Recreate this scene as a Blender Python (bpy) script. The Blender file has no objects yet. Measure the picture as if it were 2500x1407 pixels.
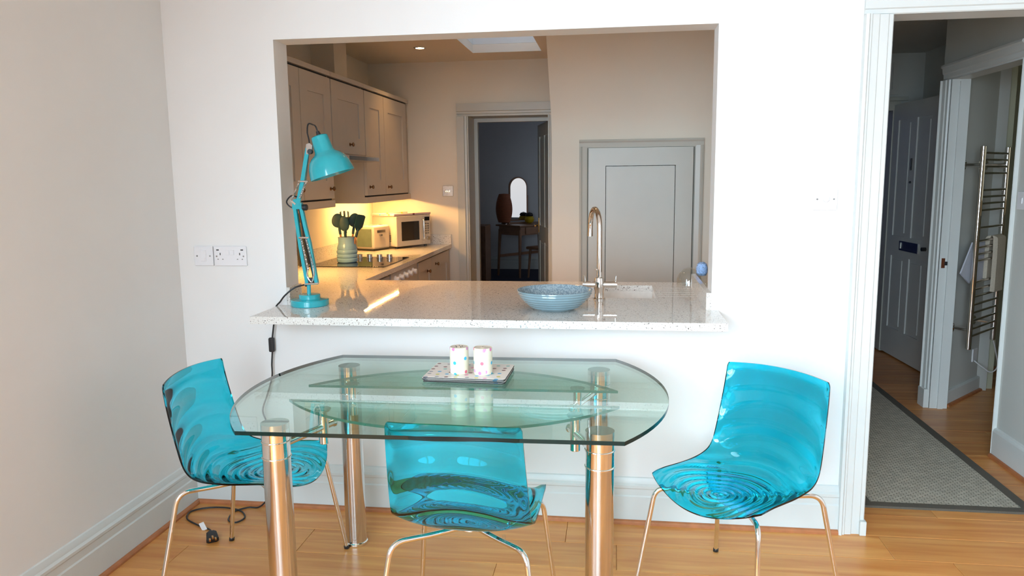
import bpy, bmesh, math, random
from mathutils import Vector, Matrix, noise as mnoise
S = bpy.context.scene
COL = S.collection
random.seed(7)

# ------------------------------------------------------------------ camera
cam = bpy.data.cameras.new('camera'); cam_o = bpy.data.objects.new('camera', cam); COL.objects.link(cam_o)
cam.sensor_fit = 'HORIZONTAL'; cam.sensor_width = 36; cam.lens = 1850.64 / 2500 * 36
cam.clip_start = .02; cam.clip_end = 100
R_ = Vector((.99108409, .13281906, -.01055583)); U_ = Vector((-.00880815, .14436527, .98948526)); D_ = Vector((-.13294639, .98057012, -.14424802))
cam_o.matrix_world = Matrix(((R_.x, U_.x, -D_.x, 0), (R_.y, U_.y, -D_.y, -3.10063), (R_.z, U_.z, -D_.z, 1.45933), (0, 0, 0, 1)))
S.camera = cam_o

# ------------------------------------------------------------------ world, daylight, exposure
W = bpy.data.worlds.new('world'); S.world = W; W.use_nodes = True
wn = W.node_tree; wn.nodes.clear()
wo = wn.nodes.new('ShaderNodeOutputWorld'); wb = wn.nodes.new('ShaderNodeBackground'); sk = wn.nodes.new('ShaderNodeTexSky')
sk.sky_type = 'NISHITA'; sk.sun_disc = False; sk.sun_elevation = math.radians(35); sk.sun_rotation = math.radians(120)
wb.inputs['Strength'].default_value = .02
wn.links.new(sk.outputs[0], wb.inputs[0]); wn.links.new(wb.outputs[0], wo.inputs[0])

def area(name, loc, direction, sx, sy, power, col, spread=180):
    l = bpy.data.lights.new(name, 'AREA'); l.shape = 'RECTANGLE'; l.size = sx; l.size_y = sy; l.energy = power; l.color = col; l.spread = math.radians(spread)
    o = bpy.data.objects.new(name, l); COL.objects.link(o); o.location = loc
    o.rotation_euler = Vector(direction).to_track_quat('-Z', 'Z').to_euler()
    return o
area('window_daylight', (-.4, -4.80, 1.50), (.33, 1, -.30), 1.9, 1.9, 74, (.66, .84, 1.0), 86)
area('side_window_daylight', (-2.0, -3.35, 1.55), (1, .25, -.38), 1.7, 1.8, 138, (.66, .83, 1.0))
sun = bpy.data.lights.new('sun', 'SUN'); sun.energy = 16; sun.angle = math.radians(.6); sun.color = (1.0, .90, .76)
sun_o = bpy.data.objects.new('sun', sun); COL.objects.link(sun_o); sun_o.rotation_euler = Vector((.5, -.08, -.87)).to_track_quat('-Z', 'Y').to_euler()
area('bedroom_window_daylight', (.70, 7.6, 1.45), (-1, 0, 0), 2.0, 1.5, 7, (.74, .83, 1.0))
area('bathroom_window_daylight', (3.55, 1.4, 1.6), (-1, 0, 0),  .7, .9, 1.0, (.95, .98, .85))
area('porch_daylight', (1.8, 5.2, 2.3), (0, 0, -1), .8, 1.0, 3, (.42, .56, 1.0))
area('skylight_daylight', (-.8, 2.4, 2.85), (0, 0, -1), .5, .5, 6, (.75, .85, 1.0))

S.view_settings.view_transform = 'Standard'; S.view_settings.look = 'None'
S.view_settings.gamma = 1; S.view_settings.use_curve_mapping = False
S.view_settings.exposure = 0.15
try:
    S.cycles.use_denoising = True; S.cycles.max_bounces = 10; S.cycles.transmission_bounces = 8; S.cycles.transparent_max_bounces = 14
    S.cycles.diffuse_bounces = 4; S.cycles.glossy_bounces = 4; S.cycles.use_adaptive_sampling = True; S.cycles.adaptive_threshold = .02; S.cycles.sample_clamp_indirect = 6
except Exception: pass

# ------------------------------------------------------------------ materials
MATS = {}
def pm(name, col, rough=.5, metal=0, ns=40, var=.04, bump=0, bs=None, coat=0, spec=None):
    m = bpy.data.materials.new(name); m.use_nodes = True; t = m.node_tree; b = t.nodes['Principled BSDF']
    b.inputs['Roughness'].default_value = rough; b.inputs['Metallic'].default_value = metal
    if coat: b.inputs['Coat Weight'].default_value = coat; b.inputs['Coat Roughness'].default_value = .03
    if spec is not None: b.inputs['Specular IOR Level'].default_value = spec
    tc = t.nodes.new('ShaderNodeTexCoord'); n = t.nodes.new('ShaderNodeTexNoise'); n.inputs['Scale'].default_value = ns; n.inputs['Detail'].default_value = 3
    t.links.new(tc.outputs['Object'], n.inputs['Vector'])
    r = t.nodes.new('ShaderNodeValToRGB')
    r.color_ramp.elements[0].color = tuple(c * (1 - var) for c in col) + (1,); r.color_ramp.elements[1].color = tuple(min(1, c * (1 + var)) for c in col) + (1,)
    r.color_ramp.elements[0].position = .3; r.color_ramp.elements[1].position = .7
    t.links.new(n.outputs['Fac'], r.inputs[0]); t.links.new(r.outputs[0], b.inputs['Base Color'])
    if bump:
        n2 = t.nodes.new('ShaderNodeTexNoise'); n2.inputs['Scale'].default_value = bs or ns; n2.inputs['Detail'].default_value = 4
        t.links.new(tc.outputs['Object'], n2.inputs['Vector'])
        bp = t.nodes.new('ShaderNodeBump'); bp.inputs['Strength'].default_value = bump; bp.inputs['Distance'].default_value = .002
        t.links.new(n2.outputs['Fac'], bp.inputs['Height']); t.links.new(bp.outputs[0], b.inputs['Normal'])
    MATS[name] = m
    return m

def srgb(r, g, b):
    f = lambda c: (c / 255 / 12.92) if c / 255 <= .04045 else ((c / 255 + .055) / 1.055) ** 2.4
    return (f(r), f(g), f(b))

pm('wall_paint', (.80, .785, .76), .75, ns=3, var=.015, bump=.08, bs=180)
pm('kitchen_paint', (.74, .67, .56), .75, ns=3, var=.015, bump=.08, bs=180)
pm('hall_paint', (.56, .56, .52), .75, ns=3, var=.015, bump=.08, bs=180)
pm('bath_paint', (.62, .62, .46), .6, ns=3, var=.02)
pm('grey_paint', (.72, .71, .72), .7, ns=3, var=.02)
pm('porch_blue', (.16, .22, .46), .5, ns=8, var=.05)
pm('trim_paint', (.66, .675, .65), .35, ns=6, var=.02, bump=.05, bs=90)
pm('sage_paint', (.50, .49, .43), .38, ns=6, var=.02, bump=.05, bs=90)
pm('door_white', (.62, .62, .59), .35, ns=6, var=.02)
pm('cabinet_paint', (.53, .49, .44), .4, ns=8, var=.02)
pm('chrome', (.86, .85, .83), .04, 1, ns=5, var=.01)
pm('steel', (.66, .63, .60), .2, 1, ns=5, var=.02)
pm('leg_steel', (.64, .62, .60), .13, 1, ns=5, var=.03)
pm('dark_gap', (.03, .028, .025), .7)
pm('black_plastic', (.015, .015, .016), .4)
pm('black_gloss', (.008, .008, .009), .04, spec=.6)
pm('white_plastic', (.80, .79, .80), .25, ns=10, var=.01)
pm('turquoise', (.015, .40, .47), .16, ns=30, var=.03, coat=.6)
pm('cream_metal', (.66, .58, .47), .3, ns=8, var=.02)
pm('white_ceramic', (.80, .76, .70), .15)
pm('pot_glaze', srgb(146, 188, 212), .18, ns=14, var=.08, coat=.5)
pm('bowl_glaze', srgb(124, 150, 158), .15, ns=14, var=.06, coat=.6)
pm('teal_silicone', srgb(22, 62, 70), .45, ns=20, var=.06)
pm('light_wood', srgb(196, 132, 78), .5, ns=30, var=.12)
pm('table_wood', srgb(150, 108, 80), .45, ns=14, var=.12)
pm('terracotta', srgb(150, 84, 52), .6, ns=30, var=.08)
pm('mirror', (.9, .9, .9), .01, 1, var=0)
pm('green_glaze', srgb(94, 110, 92), .25, ns=9, var=.15)
pm('towel_cream', srgb(226, 212, 190), .95, ns=160, var=.08, bump=1.0, bs=420)
pm('towel_white', srgb(205, 205, 214), .95, ns=160, var=.05, bump=.9, bs=420)
pm('carpet_dark', srgb(52, 54, 74), .95, ns=90, var=.2, bump=.6, bs=300)
pm('rug_border', srgb(92, 86, 76), .9, ns=200, var=.1, bump=.4, bs=500)
pm('yellow', srgb(190, 160, 20), .5, ns=20, var=.1)
pm('brass', srgb(190, 140, 80), .2, 1)
pm('bead_wood', srgb(176, 108, 64), .45, ns=25, var=.14)
pm('clear_tag', (.8, .8, .8), .3)
pm('bronze', srgb(120, 66, 40), .4, .6)
pm('dark_brass', srgb(150, 120, 92), .22, 1)
pm('satin_steel', (.52, .47, .42), .38, 1, ns=60, var=.1)
pm('screw', (.35, .34, .33), .35, 1)

def lamp_mat(name, col, strength):
    m = bpy.data.materials.new(name); m.use_nodes = True; b = m.node_tree.nodes['Principled BSDF']
    b.inputs['Base Color'].default_value = (.8, .8, .8, 1); b.inputs['Emission Color'].default_value = col + (1,); b.inputs['Emission Strength'].default_value = strength
    MATS[name] = m
lamp_mat('strip_glow', (1.0, .53, .16), 330)
lamp_mat('spot_glow', (1.0, .66, .32), 60)

def wood_mat(name, c0, c1, rough):
    m = bpy.data.materials.new(name); m.use_nodes = True; t = m.node_tree; b = t.nodes['Principled BSDF']; N = t.nodes.new; L = t.links.new
    tc = N('ShaderNodeTexCoord'); oi = N('ShaderNodeObjectInfo'); mp = N('ShaderNodeMapping'); mp.inputs['Scale'].default_value = (1.1, 16, 16)
    cmb = N('ShaderNodeCombineXYZ'); ml = N('ShaderNodeMath'); ml.operation = 'MULTIPLY'; ml.inputs[1].default_value = 37
    L(oi.outputs['Random'], ml.inputs[0]); L(ml.outputs[0], cmb.inputs[0]); L(ml.outputs[0], cmb.inputs[1])
    L(tc.outputs['Object'], mp.inputs[0]); L(cmb.outputs[0], mp.inputs['Location'])
    n = N('ShaderNodeTexNoise'); n.inputs['Scale'].default_value = 1.6; n.inputs['Detail'].default_value = 5; n.inputs['Distortion'].default_value = .6; L(mp.outputs[0], n.inputs['Vector'])
    r = N('ShaderNodeValToRGB'); r.color_ramp.elements[0].position = .28; r.color_ramp.elements[1].position = .75
    r.color_ramp.elements[0].color = c0 + (1,); r.color_ramp.elements[1].color = c1 + (1,); L(n.outputs['Fac'], r.inputs[0])
    hs = N('ShaderNodeHueSaturation'); mr = N('ShaderNodeMapRange'); mr.inputs[3].default_value = .88; mr.inputs[4].default_value = 1.1
    L(oi.outputs['Random'], mr.inputs[0]); L(mr.outputs[0], hs.inputs['Value']); L(r.outputs[0], hs.inputs['Color']); L(hs.outputs[0], b.inputs['Base Color'])
    b.inputs['Roughness'].default_value = rough
    bp = N('ShaderNodeBump'); bp.inputs['Strength'].default_value = .06; bp.inputs['Distance'].default_value = .001; L(n.outputs['Fac'], bp.inputs['Height']); L(bp.outputs[0], b.inputs['Normal'])
    MATS[name] = m
wood_mat('floor_wood', srgb(198, 122, 56), srgb(226, 163, 92), .34)

def quartz():
    m = bpy.data.materials.new('quartz'); m.use_nodes = True; t = m.node_tree; b = t.nodes['Principled BSDF']; N = t.nodes.new; L = t.links.new
    tc = N('ShaderNodeTexCoord'); base = (.74, .70, .645, 1)
    prev = None
    for sc, lo, hi, col in ((150, .665, .69, (.16, .13, .11, 1)), (260, .63, .67, (.40, .34, .28, 1)), (220, .68, .71, (.95, .94, .92, 1))):
        n = N('ShaderNodeTexNoise'); n.inputs['Scale'].default_value = sc; n.inputs['Detail'].default_value = 1; L(tc.outputs['Object'], n.inputs['Vector'])
        r = N('ShaderNodeValToRGB'); r.color_ramp.elements[0].position = lo; r.color_ramp.elements[1].position = hi
        r.color_ramp.elements[0].color = (0, 0, 0, 1); r.color_ramp.elements[1].color = (1, 1, 1, 1); L(n.outputs['Fac'], r.inputs[0])
        mx = N('ShaderNodeMix'); mx.data_type = 'RGBA'; L(r.outputs[0], mx.inputs[0]); mx.inputs[7].default_value = col
        if prev is None: mx.inputs[6].default_value = base
        else: L(prev, mx.inputs[6])
        prev = mx.outputs[2]
    L(prev, b.inputs['Base Color']); b.inputs['Roughness'].default_value = .025
    MATS['quartz'] = m
quartz()

def pane_glass(name, tint, ior=1.5, refl=(1, 1, 1)):
    m = bpy.data.materials.new(name); m.use_nodes = True; t = m.node_tree; t.nodes.clear(); N = t.nodes.new; L = t.links.new
    o = N('ShaderNodeOutputMaterial'); tr = N('ShaderNodeBsdfTransparent'); tr.inputs[0].default_value = tint + (1,)
    g = N('ShaderNodeBsdfGlossy'); g.inputs['Roughness'].default_value = .005; g.inputs[0].default_value = refl + (1,)
    lw_ = N('ShaderNodeLayerWeight'); lw_.inputs['Blend'].default_value = .5; pw = N('ShaderNodeMath'); pw.operation = 'POWER'; pw.inputs[1].default_value = 5
    f = N('ShaderNodeMath'); f.operation = 'MULTIPLY_ADD'; f.inputs[1].default_value = .96; f.inputs[2].default_value = .04; mx = N('ShaderNodeMixShader')
    L(lw_.outputs['Facing'], pw.inputs[0]); L(pw.outputs[0], f.inputs[0]); L(f.outputs[0], mx.inputs[0]); L(tr.outputs[0], mx.inputs[1]); L(g.outputs[0], mx.inputs[2]); L(mx.outputs[0], o.inputs[0])
    MATS[name] = m
pane_glass('table_glass', (.84, .955, .925))
pane_glass('leaf_glass', (.77, .93, .88))
pane_glass('clear_glass', (.95, .96, .95))
pane_glass('roof_pane', (.45, .47, .51))
pm('glass_edge', (.002, .016, .014), .2, ns=20, var=.05, spec=.3)
pm('leaf_edge', (.02, .22, .17), .1, ns=20, var=.05, spec=.6)

def teal_plastic():
    m = bpy.data.materials.new('teal_plastic'); m.use_nodes = True; b = m.node_tree.nodes['Principled BSDF']
    b.inputs['Base Color'].default_value = (.012, .50, .62, 1); b.inputs['Roughness'].default_value = .02; b.inputs['IOR'].default_value = 1.45
    b.inputs['Transmission Weight'].default_value = 1
    t = m.node_tree; tc = t.nodes.new('ShaderNodeTexCoord'); n = t.nodes.new('ShaderNodeTexNoise'); n.inputs['Scale'].default_value = 6
    r = t.nodes.new('ShaderNodeValToRGB'); r.color_ramp.elements[0].color = (.014, .64, .88, 1); r.color_ramp.elements[1].color = (.020, .71, .93, 1)
    t.links.new(tc.outputs['Object'], n.inputs['Vector']); t.links.new(n.outputs['Fac'], r.inputs[0]); t.links.new(r.outputs[0], b.inputs['Base Color'])
    MATS['teal_plastic'] = m
teal_plastic()

def dots_mat(name, base, scale, radius, cyl=False, rough=.3):
    m = bpy.data.materials.new(name); m.use_nodes = True; t = m.node_tree; b = t.nodes['Principled BSDF']; N = t.nodes.new; L = t.links.new
    tc = N('ShaderNodeTexCoord'); src = tc.outputs['Object']
    if cyl:
        sp = N('ShaderNodeSeparateXYZ'); L(src, sp.inputs[0]); at = N('ShaderNodeMath'); at.operation = 'ARCTAN2'; L(sp.outputs[1], at.inputs[0]); L(sp.outputs[0], at.inputs[1])
        mu = N('ShaderNodeMath'); mu.operation = 'MULTIPLY'; mu.inputs[1].default_value = .034; L(at.outputs[0], mu.inputs[0])
        cb = N('ShaderNodeCombineXYZ'); L(mu.outputs[0], cb.inputs[0]); L(sp.outputs[2], cb.inputs[1]); src = cb.outputs[0]
    v = N('ShaderNodeTexVoronoi'); v.voronoi_dimensions = '2D'; v.inputs['Scale'].default_value = scale; v.inputs['Randomness'].default_value = .45; L(src, v.inputs['Vector'])
    lt = N('ShaderNodeMath'); lt.operation = 'LESS_THAN'; lt.inputs[1].default_value = radius; L(v.outputs['Distance'], lt.inputs[0])
    sx = N('ShaderNodeSeparateColor'); L(v.outputs['Color'], sx.inputs[0])
    r = N('ShaderNodeValToRGB'); r.color_ramp.interpolation = 'CONSTANT'
    cols = [srgb(226, 130, 170), srgb(70, 170, 215), srgb(205, 195, 70), srgb(120, 70, 70), srgb(150, 150, 160), srgb(110, 190, 180)]
    if cyl: cols = [srgb(226, 130, 175), srgb(60, 180, 225), srgb(225, 110, 130), srgb(60, 160, 170), srgb(215, 150, 195)]
    els = r.color_ramp.elements
    els[0].position = 0; els[0].color = cols[0] + (1,); els[1].position = 1 / len(cols); els[1].color = cols[1] + (1,)
    for i in range(2, len(cols)): e = els.new(i / len(cols)); e.color = cols[i] + (1,)
    L(sx.outputs[0], r.inputs[0]); mx = N('ShaderNodeMix'); mx.data_type = 'RGBA'; L(lt.outputs[0], mx.inputs[0]); mx.inputs[6].default_value = base + (1,); L(r.outputs[0], mx.inputs[7])
    L(mx.outputs[2], b.inputs['Base Color']); b.inputs['Roughness'].default_value = rough
    MATS[name] = m
dots_mat('dots_mat', (.80, .74, .68), 27, .20)
dots_mat('dots_shaker', (.80, .74, .58), 24, .15, True)

def rug_mat():
    m = bpy.data.materials.new('rug_weave'); m.use_nodes = True; t = m.node_tree; b = t.nodes['Principled BSDF']; N = t.nodes.new; L = t.links.new
    tc = N('ShaderNodeTexCoord'); mp = N('ShaderNodeMapping'); mp.inputs['Rotation'].default_value = (0, 0, math.radians(4)); L(tc.outputs['Object'], mp.inputs[0])
    br = N('ShaderNodeTexBrick'); br.inputs['Scale'].default_value = 1; br.inputs['Brick Width'].default_value = .03; br.inputs['Row Height'].default_value = .014; br.inputs['Mortar Size'].default_value = .0022; br.inputs['Mortar Smooth'].default_value = 1
    br.inputs['Color1'].default_value = srgb(222, 214, 196) + (1,); br.inputs['Color2'].default_value = srgb(196, 189, 172) + (1,); br.inputs['Mortar'].default_value = srgb(112, 106, 95) + (1,)
    L(mp.outputs[0], br.inputs['Vector']); n = N('ShaderNodeTexNoise'); n.inputs['Scale'].default_value = 220; L(tc.outputs['Object'], n.inputs['Vector'])
    mx = N('ShaderNodeMix'); mx.data_type = 'RGBA'; mx.blend_type = 'MULTIPLY'; mx.inputs[0].default_value = .25; L(br.outputs['Color'], mx.inputs[6]); L(n.outputs['Fac'], mx.inputs[7])
    L(mx.outputs[2], b.inputs['Base Color']); b.inputs['Roughness'].default_value = .95
    bp = N('ShaderNodeBump'); bp.inputs['Strength'].default_value = .8; bp.inputs['Distance'].default_value = .004; L(br.outputs['Fac'], bp.inputs['Height']); bp.invert = True; L(bp.outputs[0], b.inputs['Normal'])
    MATS['rug_weave'] = m
rug_mat()
def speckle_glaze():
    m = bpy.data.materials.new('speckle_glaze'); m.use_nodes = True; t = m.node_tree; b = t.nodes['Principled BSDF']; N = t.nodes.new; L = t.links.new
    tc = N('ShaderNodeTexCoord'); n = N('ShaderNodeTexNoise'); n.inputs['Scale'].default_value = 160; n.inputs['Detail'].default_value = 5; L(tc.outputs['Object'], n.inputs['Vector'])
    r = N('ShaderNodeValToRGB'); r.color_ramp.elements[0].position = .42; r.color_ramp.elements[1].position = .6
    r.color_ramp.elements[0].color = srgb(118, 138, 148) + (1,); r.color_ramp.elements[1].color = srgb(158, 174, 181) + (1,)
    L(n.outputs['Fac'], r.inputs[0]); L(r.outputs[0], b.inputs['Base Color']); b.inputs['Roughness'].default_value = .12
    MATS['speckle_glaze'] = m
speckle_glaze()

# ------------------------------------------------------------------ mesh helpers
def frame(o, u, v, n):
    o, u, v, n = map(Vector, (o, u, v, n))
    return Matrix(((u.x, v.x, n.x, o.x), (u.y, v.y, n.y, o.y), (u.z, v.z, n.z, o.z), (0, 0, 0, 1)))
BEV = set()
def bx(x0, y0, z0, x1, y1, z1, bev=0, seg=2):
    bm = bmesh.new(); (BEV.add if bev else BEV.discard)(id(bm)); bmesh.ops.create_cube(bm, size=1)
    for v in bm.verts: v.co = Vector((x0 + (v.co.x + .5) * (x1 - x0), y0 + (v.co.y + .5) * (y1 - y0), z0 + (v.co.z + .5) * (z1 - z0)))
    if bev: bmesh.ops.bevel(bm, geom=bm.edges[:], offset=bev, segments=seg, profile=.5, affect='EDGES')
    return bm
def rot_to(d): return Vector((0, 0, 1)).rotation_difference(Vector(d).normalized()).to_matrix().to_4x4()
def lathe(prof, seg=40, M=None):
    bm = bmesh.new(); rings = []
    for r, z in prof:
        if r < 1e-6: rings.append([bm.verts.new((0, 0, z))])
        else: rings.append([bm.verts.new((r * math.cos(2 * math.pi * k / seg), r * math.sin(2 * math.pi * k / seg), z)) for k in range(seg)])
    for a, b in zip(rings, rings[1:]):
        for k in range(seg):
            j = (k + 1) % seg
            if len(a) == 1 and len(b) == 1: continue
            if len(a) == 1: bm.faces.new((a[0], b[j], b[k]))
            elif len(b) == 1: bm.faces.new((a[k], a[j], b[0]))
            else: bm.faces.new((a[k], a[j], b[j], b[k]))
    bmesh.ops.recalc_face_normals(bm, faces=bm.faces[:])
    if M is not None: bm.transform(M)
    return bm
def cyl(p0, p1, r, seg=24, r2=None, ch=0):
    p0, p1 = Vector(p0), Vector(p1); h = (p1 - p0).length; r2 = r if r2 is None else r2
    pr = [(0, 0), (r - ch, 0)] + ([(r, ch), (r2, h - ch)] if ch else [(r, 0), (r2, h)][1:]) + [(r2 - ch, h), (0, h)]
    if not ch: pr = [(0, 0), (r, 0), (r2, h), (0, h)]
    return lathe(pr, seg, Matrix.Translation(p0) @ rot_to(p1 - p0))
def tube(pts, r, seg=12, closed=False):
    pts = [Vector(p) for p in pts]; bm = bmesh.new(); n = len(pts); T = []
    for i in range(n):
        if closed: d = pts[(i + 1) % n] - pts[i - 1]
        else: d = pts[min(i + 1, n - 1)] - pts[max(i - 1, 0)]
        T.append(d.normalized())
    ref = Vector((0, 0, 1)) if abs(T[0].z) < .9 else Vector((1, 0, 0))
    nrm = (ref - T[0] * ref.dot(T[0])).normalized(); rings = []
    for i in range(n):
        if i: nrm = (T[i - 1].rotation_difference(T[i]) @ nrm); nrm = (nrm - T[i] * nrm.dot(T[i])).normalized()
        b = T[i].cross(nrm); rr = r[i] if isinstance(r, (list, tuple)) else r
        rings.append([bm.verts.new(pts[i] + (nrm * math.cos(2 * math.pi * k / seg) + b * math.sin(2 * math.pi * k / seg)) * rr) for k in range(seg)])
    pr = list(zip(rings, rings[1:])) + ([(rings[-1], rings[0])] if closed else [])
    for a, b in pr:
        for k in range(seg): bm.faces.new((a[k], a[(k + 1) % seg], b[(k + 1) % seg], b[k]))
    if not closed: bm.faces.new(rings[0][::-1]); bm.faces.new(rings[-1])
    bmesh.ops.recalc_face_normals(bm, faces=bm.faces[:])
    return bm
def fillet(pts, rad, n=8):
    pts = [Vector(p) for p in pts]; out = [pts[0]]
    for a, b, c in zip(pts, pts[1:], pts[2:]):
        d1 = (a - b); d2 = (c - b); k = min(rad, d1.length * .49, d2.length * .49); p = b + d1.normalized() * k; q = b + d2.normalized() * k
        for i in range(n + 1):
            t = i / n; out.append(p * (1 - t) ** 2 + b * 2 * t * (1 - t) + q * t * t)
    out.append(pts[-1]); return out
def smooth_path(pts, n=8):
    pts = [Vector(p) for p in pts]; P = [pts[0] * 2 - pts[1]] + pts + [pts[-1] * 2 - pts[-2]]; out = []
    for i in range(1, len(P) - 2):
        for k in range(n):
            t = k / n; a, b, c, d = P[i - 1:i + 3]
            out.append(.5 * ((2 * b) + (c - a) * t + (2 * a - 5 * b + 4 * c - d) * t * t + (3 * b - a - 3 * c + d) * t ** 3))
    out.append(pts[-1]); return out
def prism(poly, z0, z1, bev=0, M=None):
    bm = bmesh.new(); a = [bm.verts.new((x, y, z0)) for x, y in poly]; b = [bm.verts.new((x, y, z1)) for x, y in poly]; n = len(poly)
    bm.faces.new(a[::-1]); bm.faces.new(b)
    for k in range(n): bm.faces.new((a[k], a[(k + 1) % n], b[(k + 1) % n], b[k]))
    bmesh.ops.recalc_face_normals(bm, faces=bm.faces[:])
    if bev:
        es = [e for e in bm.edges if abs(e.verts[0].co.z - e.verts[1].co.z) < 1e-7]
        bmesh.ops.bevel(bm, geom=es, offset=bev, segments=2, profile=.5, affect='EDGES')
    if M is not None: bm.transform(M)
    return bm
def hgrid(xs, ys, Z, zb=0, M=None):
    """a slab of cells; Z(i,j) gives the top of a cell or None where it is open"""
    bm = bmesh.new(); V = {}
    def v(i, j, z):
        k = (i, j, round(z, 5))
        if k not in V: V[k] = bm.verts.new((xs[i], ys[j], z))
        return V[k]
    nx, ny = len(xs) - 1, len(ys) - 1
    H = {(i, j): Z(i, j) for i in range(nx) for j in range(ny)}
    levels = sorted({h for h in H.values() if h is not None} | {zb})
    for (i, j), h in H.items():
        if h is None: continue
        bm.faces.new((v(i, j, h), v(i + 1, j, h), v(i + 1, j + 1, h), v(i, j + 1, h)))
        bm.faces.new((v(i, j, zb), v(i, j + 1, zb), v(i + 1, j + 1, zb), v(i + 1, j, zb)))
        for di, dj, a, b in ((-1, 0, (i, j + 1), (i, j)), (1, 0, (i + 1, j), (i + 1, j + 1)), (0, -1, (i, j), (i + 1, j)), (0, 1, (i + 1, j + 1), (i, j + 1))):
            g = H.get((i + di, j + dj)); lo = zb if g is None else g
            ls = [z for z in levels if lo <= z <= h]
            for z0, z1 in zip(ls, ls[1:]): bm.faces.new((v(*a, z0), v(*b, z0), v(*b, z1), v(*a, z1)))
    bmesh.ops.recalc_face_normals(bm, faces=bm.faces[:])
    if M is not None: bm.transform(M)
    return bm
def join(*bms):
    me = bpy.data.meshes.new('tmp'); out = bmesh.new()
    for b in bms:
        b.to_mesh(me); out.from_mesh(me); b.free()
    bpy.data.meshes.remove(me); return out
def P(name, bm, mat, parent=None, M=None, ang=35, label=None, flat=False):
    if M is not None: bm.transform(M)
    soft = id(bm) in BEV; BEV.discard(id(bm))
    me = bpy.data.meshes.new(name); bm.to_mesh(me); bm.free()
    mats = mat if isinstance(mat, (list, tuple)) else [mat]
    for m in mats: me.materials.append(MATS[m])
    if not flat:
        me.polygons.foreach_set('use_smooth', [True] * len(me.polygons)); me.set_sharp_from_angle(angle=math.radians(ang))
    o = bpy.data.objects.new(name, me); COL.objects.link(o)
    if soft:
        wnm = o.modifiers.new('weighted_normal', 'WEIGHTED_NORMAL'); wnm.mode = 'FACE_AREA'; wnm.weight = 100; wnm.keep_sharp = True
    if parent: o.parent = parent
    if label: o['label'] = label
    return o
def tag(o, label, cat, group=None, kind=None):
    o['label'] = label; o['category'] = cat
    if group: o['group'] = group
    if kind: o['kind'] = kind
    return o
def E(name, label, cat, loc=(0, 0, 0), rz=0, group=None):
    o = bpy.data.objects.new(name, None); COL.objects.link(o); o.location = loc; o.rotation_euler = (0, 0, rz); o.empty_display_size = .05
    return tag(o, label, cat, group)
def struct(name, label, cat, loc=(0, 0, 0)):
    o = E(name, label, cat, loc); o['kind'] = 'structure'; return o
def SM(name, bm, mat, label, cat, M=None, ang=35):
    o = P(name, bm, mat, None, M, ang); tag(o, label, cat, kind='structure'); return o
def copy_tree(o, parent=None):
    c = o.copy(); COL.objects.link(c); c.parent = parent
    for ch in list(o.children): copy_tree(ch, c)
    return c

# ------------------------------------------------------------------ the setting: dining room
WT = .13                      # wall thickness
CEIL = 2.55
def wall_xz(name, mat, label, xs, zs, hole, y0, y1):
    return SM(name, hgrid(xs, zs, lambda i, j: None if hole(i, j) else (y1 - y0), 0, frame((0, y1, 0), (1, 0, 0), (0, 0, 1), (0, -1, 0))), mat, label, 'wall')
def wall_yz(name, mat, label, ys, zs, hole, x0, x1):
    return SM(name, hgrid(ys, zs, lambda i, j: None if hole(i, j) else (x1 - x0), 0, frame((x0, 0, 0), (0, 1, 0), (0, 0, 1), (1, 0, 0))), mat, label, 'wall')

OX0, OX1, OZ1 = -1.41, .391, 2.036       # serving opening
DX0, DX1, DZ1 = 1.004, 1.84, 2.065       # doorway to the hall
wall_xz('wall_back', 'wall_paint', 'white dining room wall with the serving opening and doorway',
        [-2.05, OX0, OX1, DX0, DX1, 2.45], [0, .889, OZ1, DZ1, CEIL],
        lambda i, j: (i == 1 and j == 1) or (i == 3 and j <= 2), 0, WT)
wall_yz('wall_left', 'wall_paint', 'plain white dining room wall beside the corner sockets', [-4.86, -4.15, -2.55, 0], [0, .6, 2.35, CEIL], lambda i, j: i == 1 and j == 1, -2.05, -1.90)
wall_yz('wall_right', 'wall_paint', 'white dining room wall past the hall doorway', [-4.86, 0], [0, CEIL], lambda i, j: False, 2.35, 2.45)
WX0, WX1, WZ0, WZ1 = -1.3, .5, .55, 2.35
wall_xz('wall_front', 'wall_paint', 'white dining room wall that holds the big window', [-2.05, WX0, WX1, 2.45], [0, WZ0, WZ1, CEIL],
        lambda i, j: i == 1 and j == 1, -4.86, -4.70)
SM('ceiling', bx(-2.05, -4.86, CEIL, 2.45, WT, CEIL + .08), 'wall_paint', 'white dining room ceiling', 'ceiling')
# window in the wall behind
w1 = struct('window_1', 'white sash window of the dining room', 'window', (0, -4.78, 0))
P('window_frame', hgrid([WX0, WX0 + .05, -.73, -.68, -.12, -.07, WX1 - .05, WX1], [WZ0, WZ0 + .05, 1.42, 1.47, WZ1 - .05, WZ1],
    lambda i, j: None if (i in (1, 3, 5) and j in (1, 3)) else .05, 0, frame((0, .025, 0), (1, 0, 0), (0, 0, 1), (0, -1, 0))), 'trim_paint', w1)
for a, b in ((WX0 + .05, -.73), (-.68, -.12), (-.07, WX1 - .05)):
    for c, d in ((WZ0 + .05, 1.42), (1.47, WZ1 - .05)): P('pane', bx(a, -.003, c, b, .003, d), 'clear_glass', w1)
w5 = struct('window_5', 'white side window of the dining room', 'window', (-1.97, 0, 0))
P('window_frame', hgrid([-4.15, -4.1, -3.375, -3.325, -2.6, -2.55], [.6, .65, 1.45, 1.5, 2.3, 2.35], lambda i, j: None if (i in (1, 3) and j in (1, 3)) else .05, 0, frame((-.025, 0, 0), (0, 1, 0), (0, 0, 1), (1, 0, 0))), 'trim_paint', w5)
for a, b in ((-4.1, -3.375), (-3.325, -2.6)):
    for c, d in ((.65, 1.45), (1.5, 2.3)): P('pane', bx(-.003, a, c, .003, b, d), 'clear_glass', w5)
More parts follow.
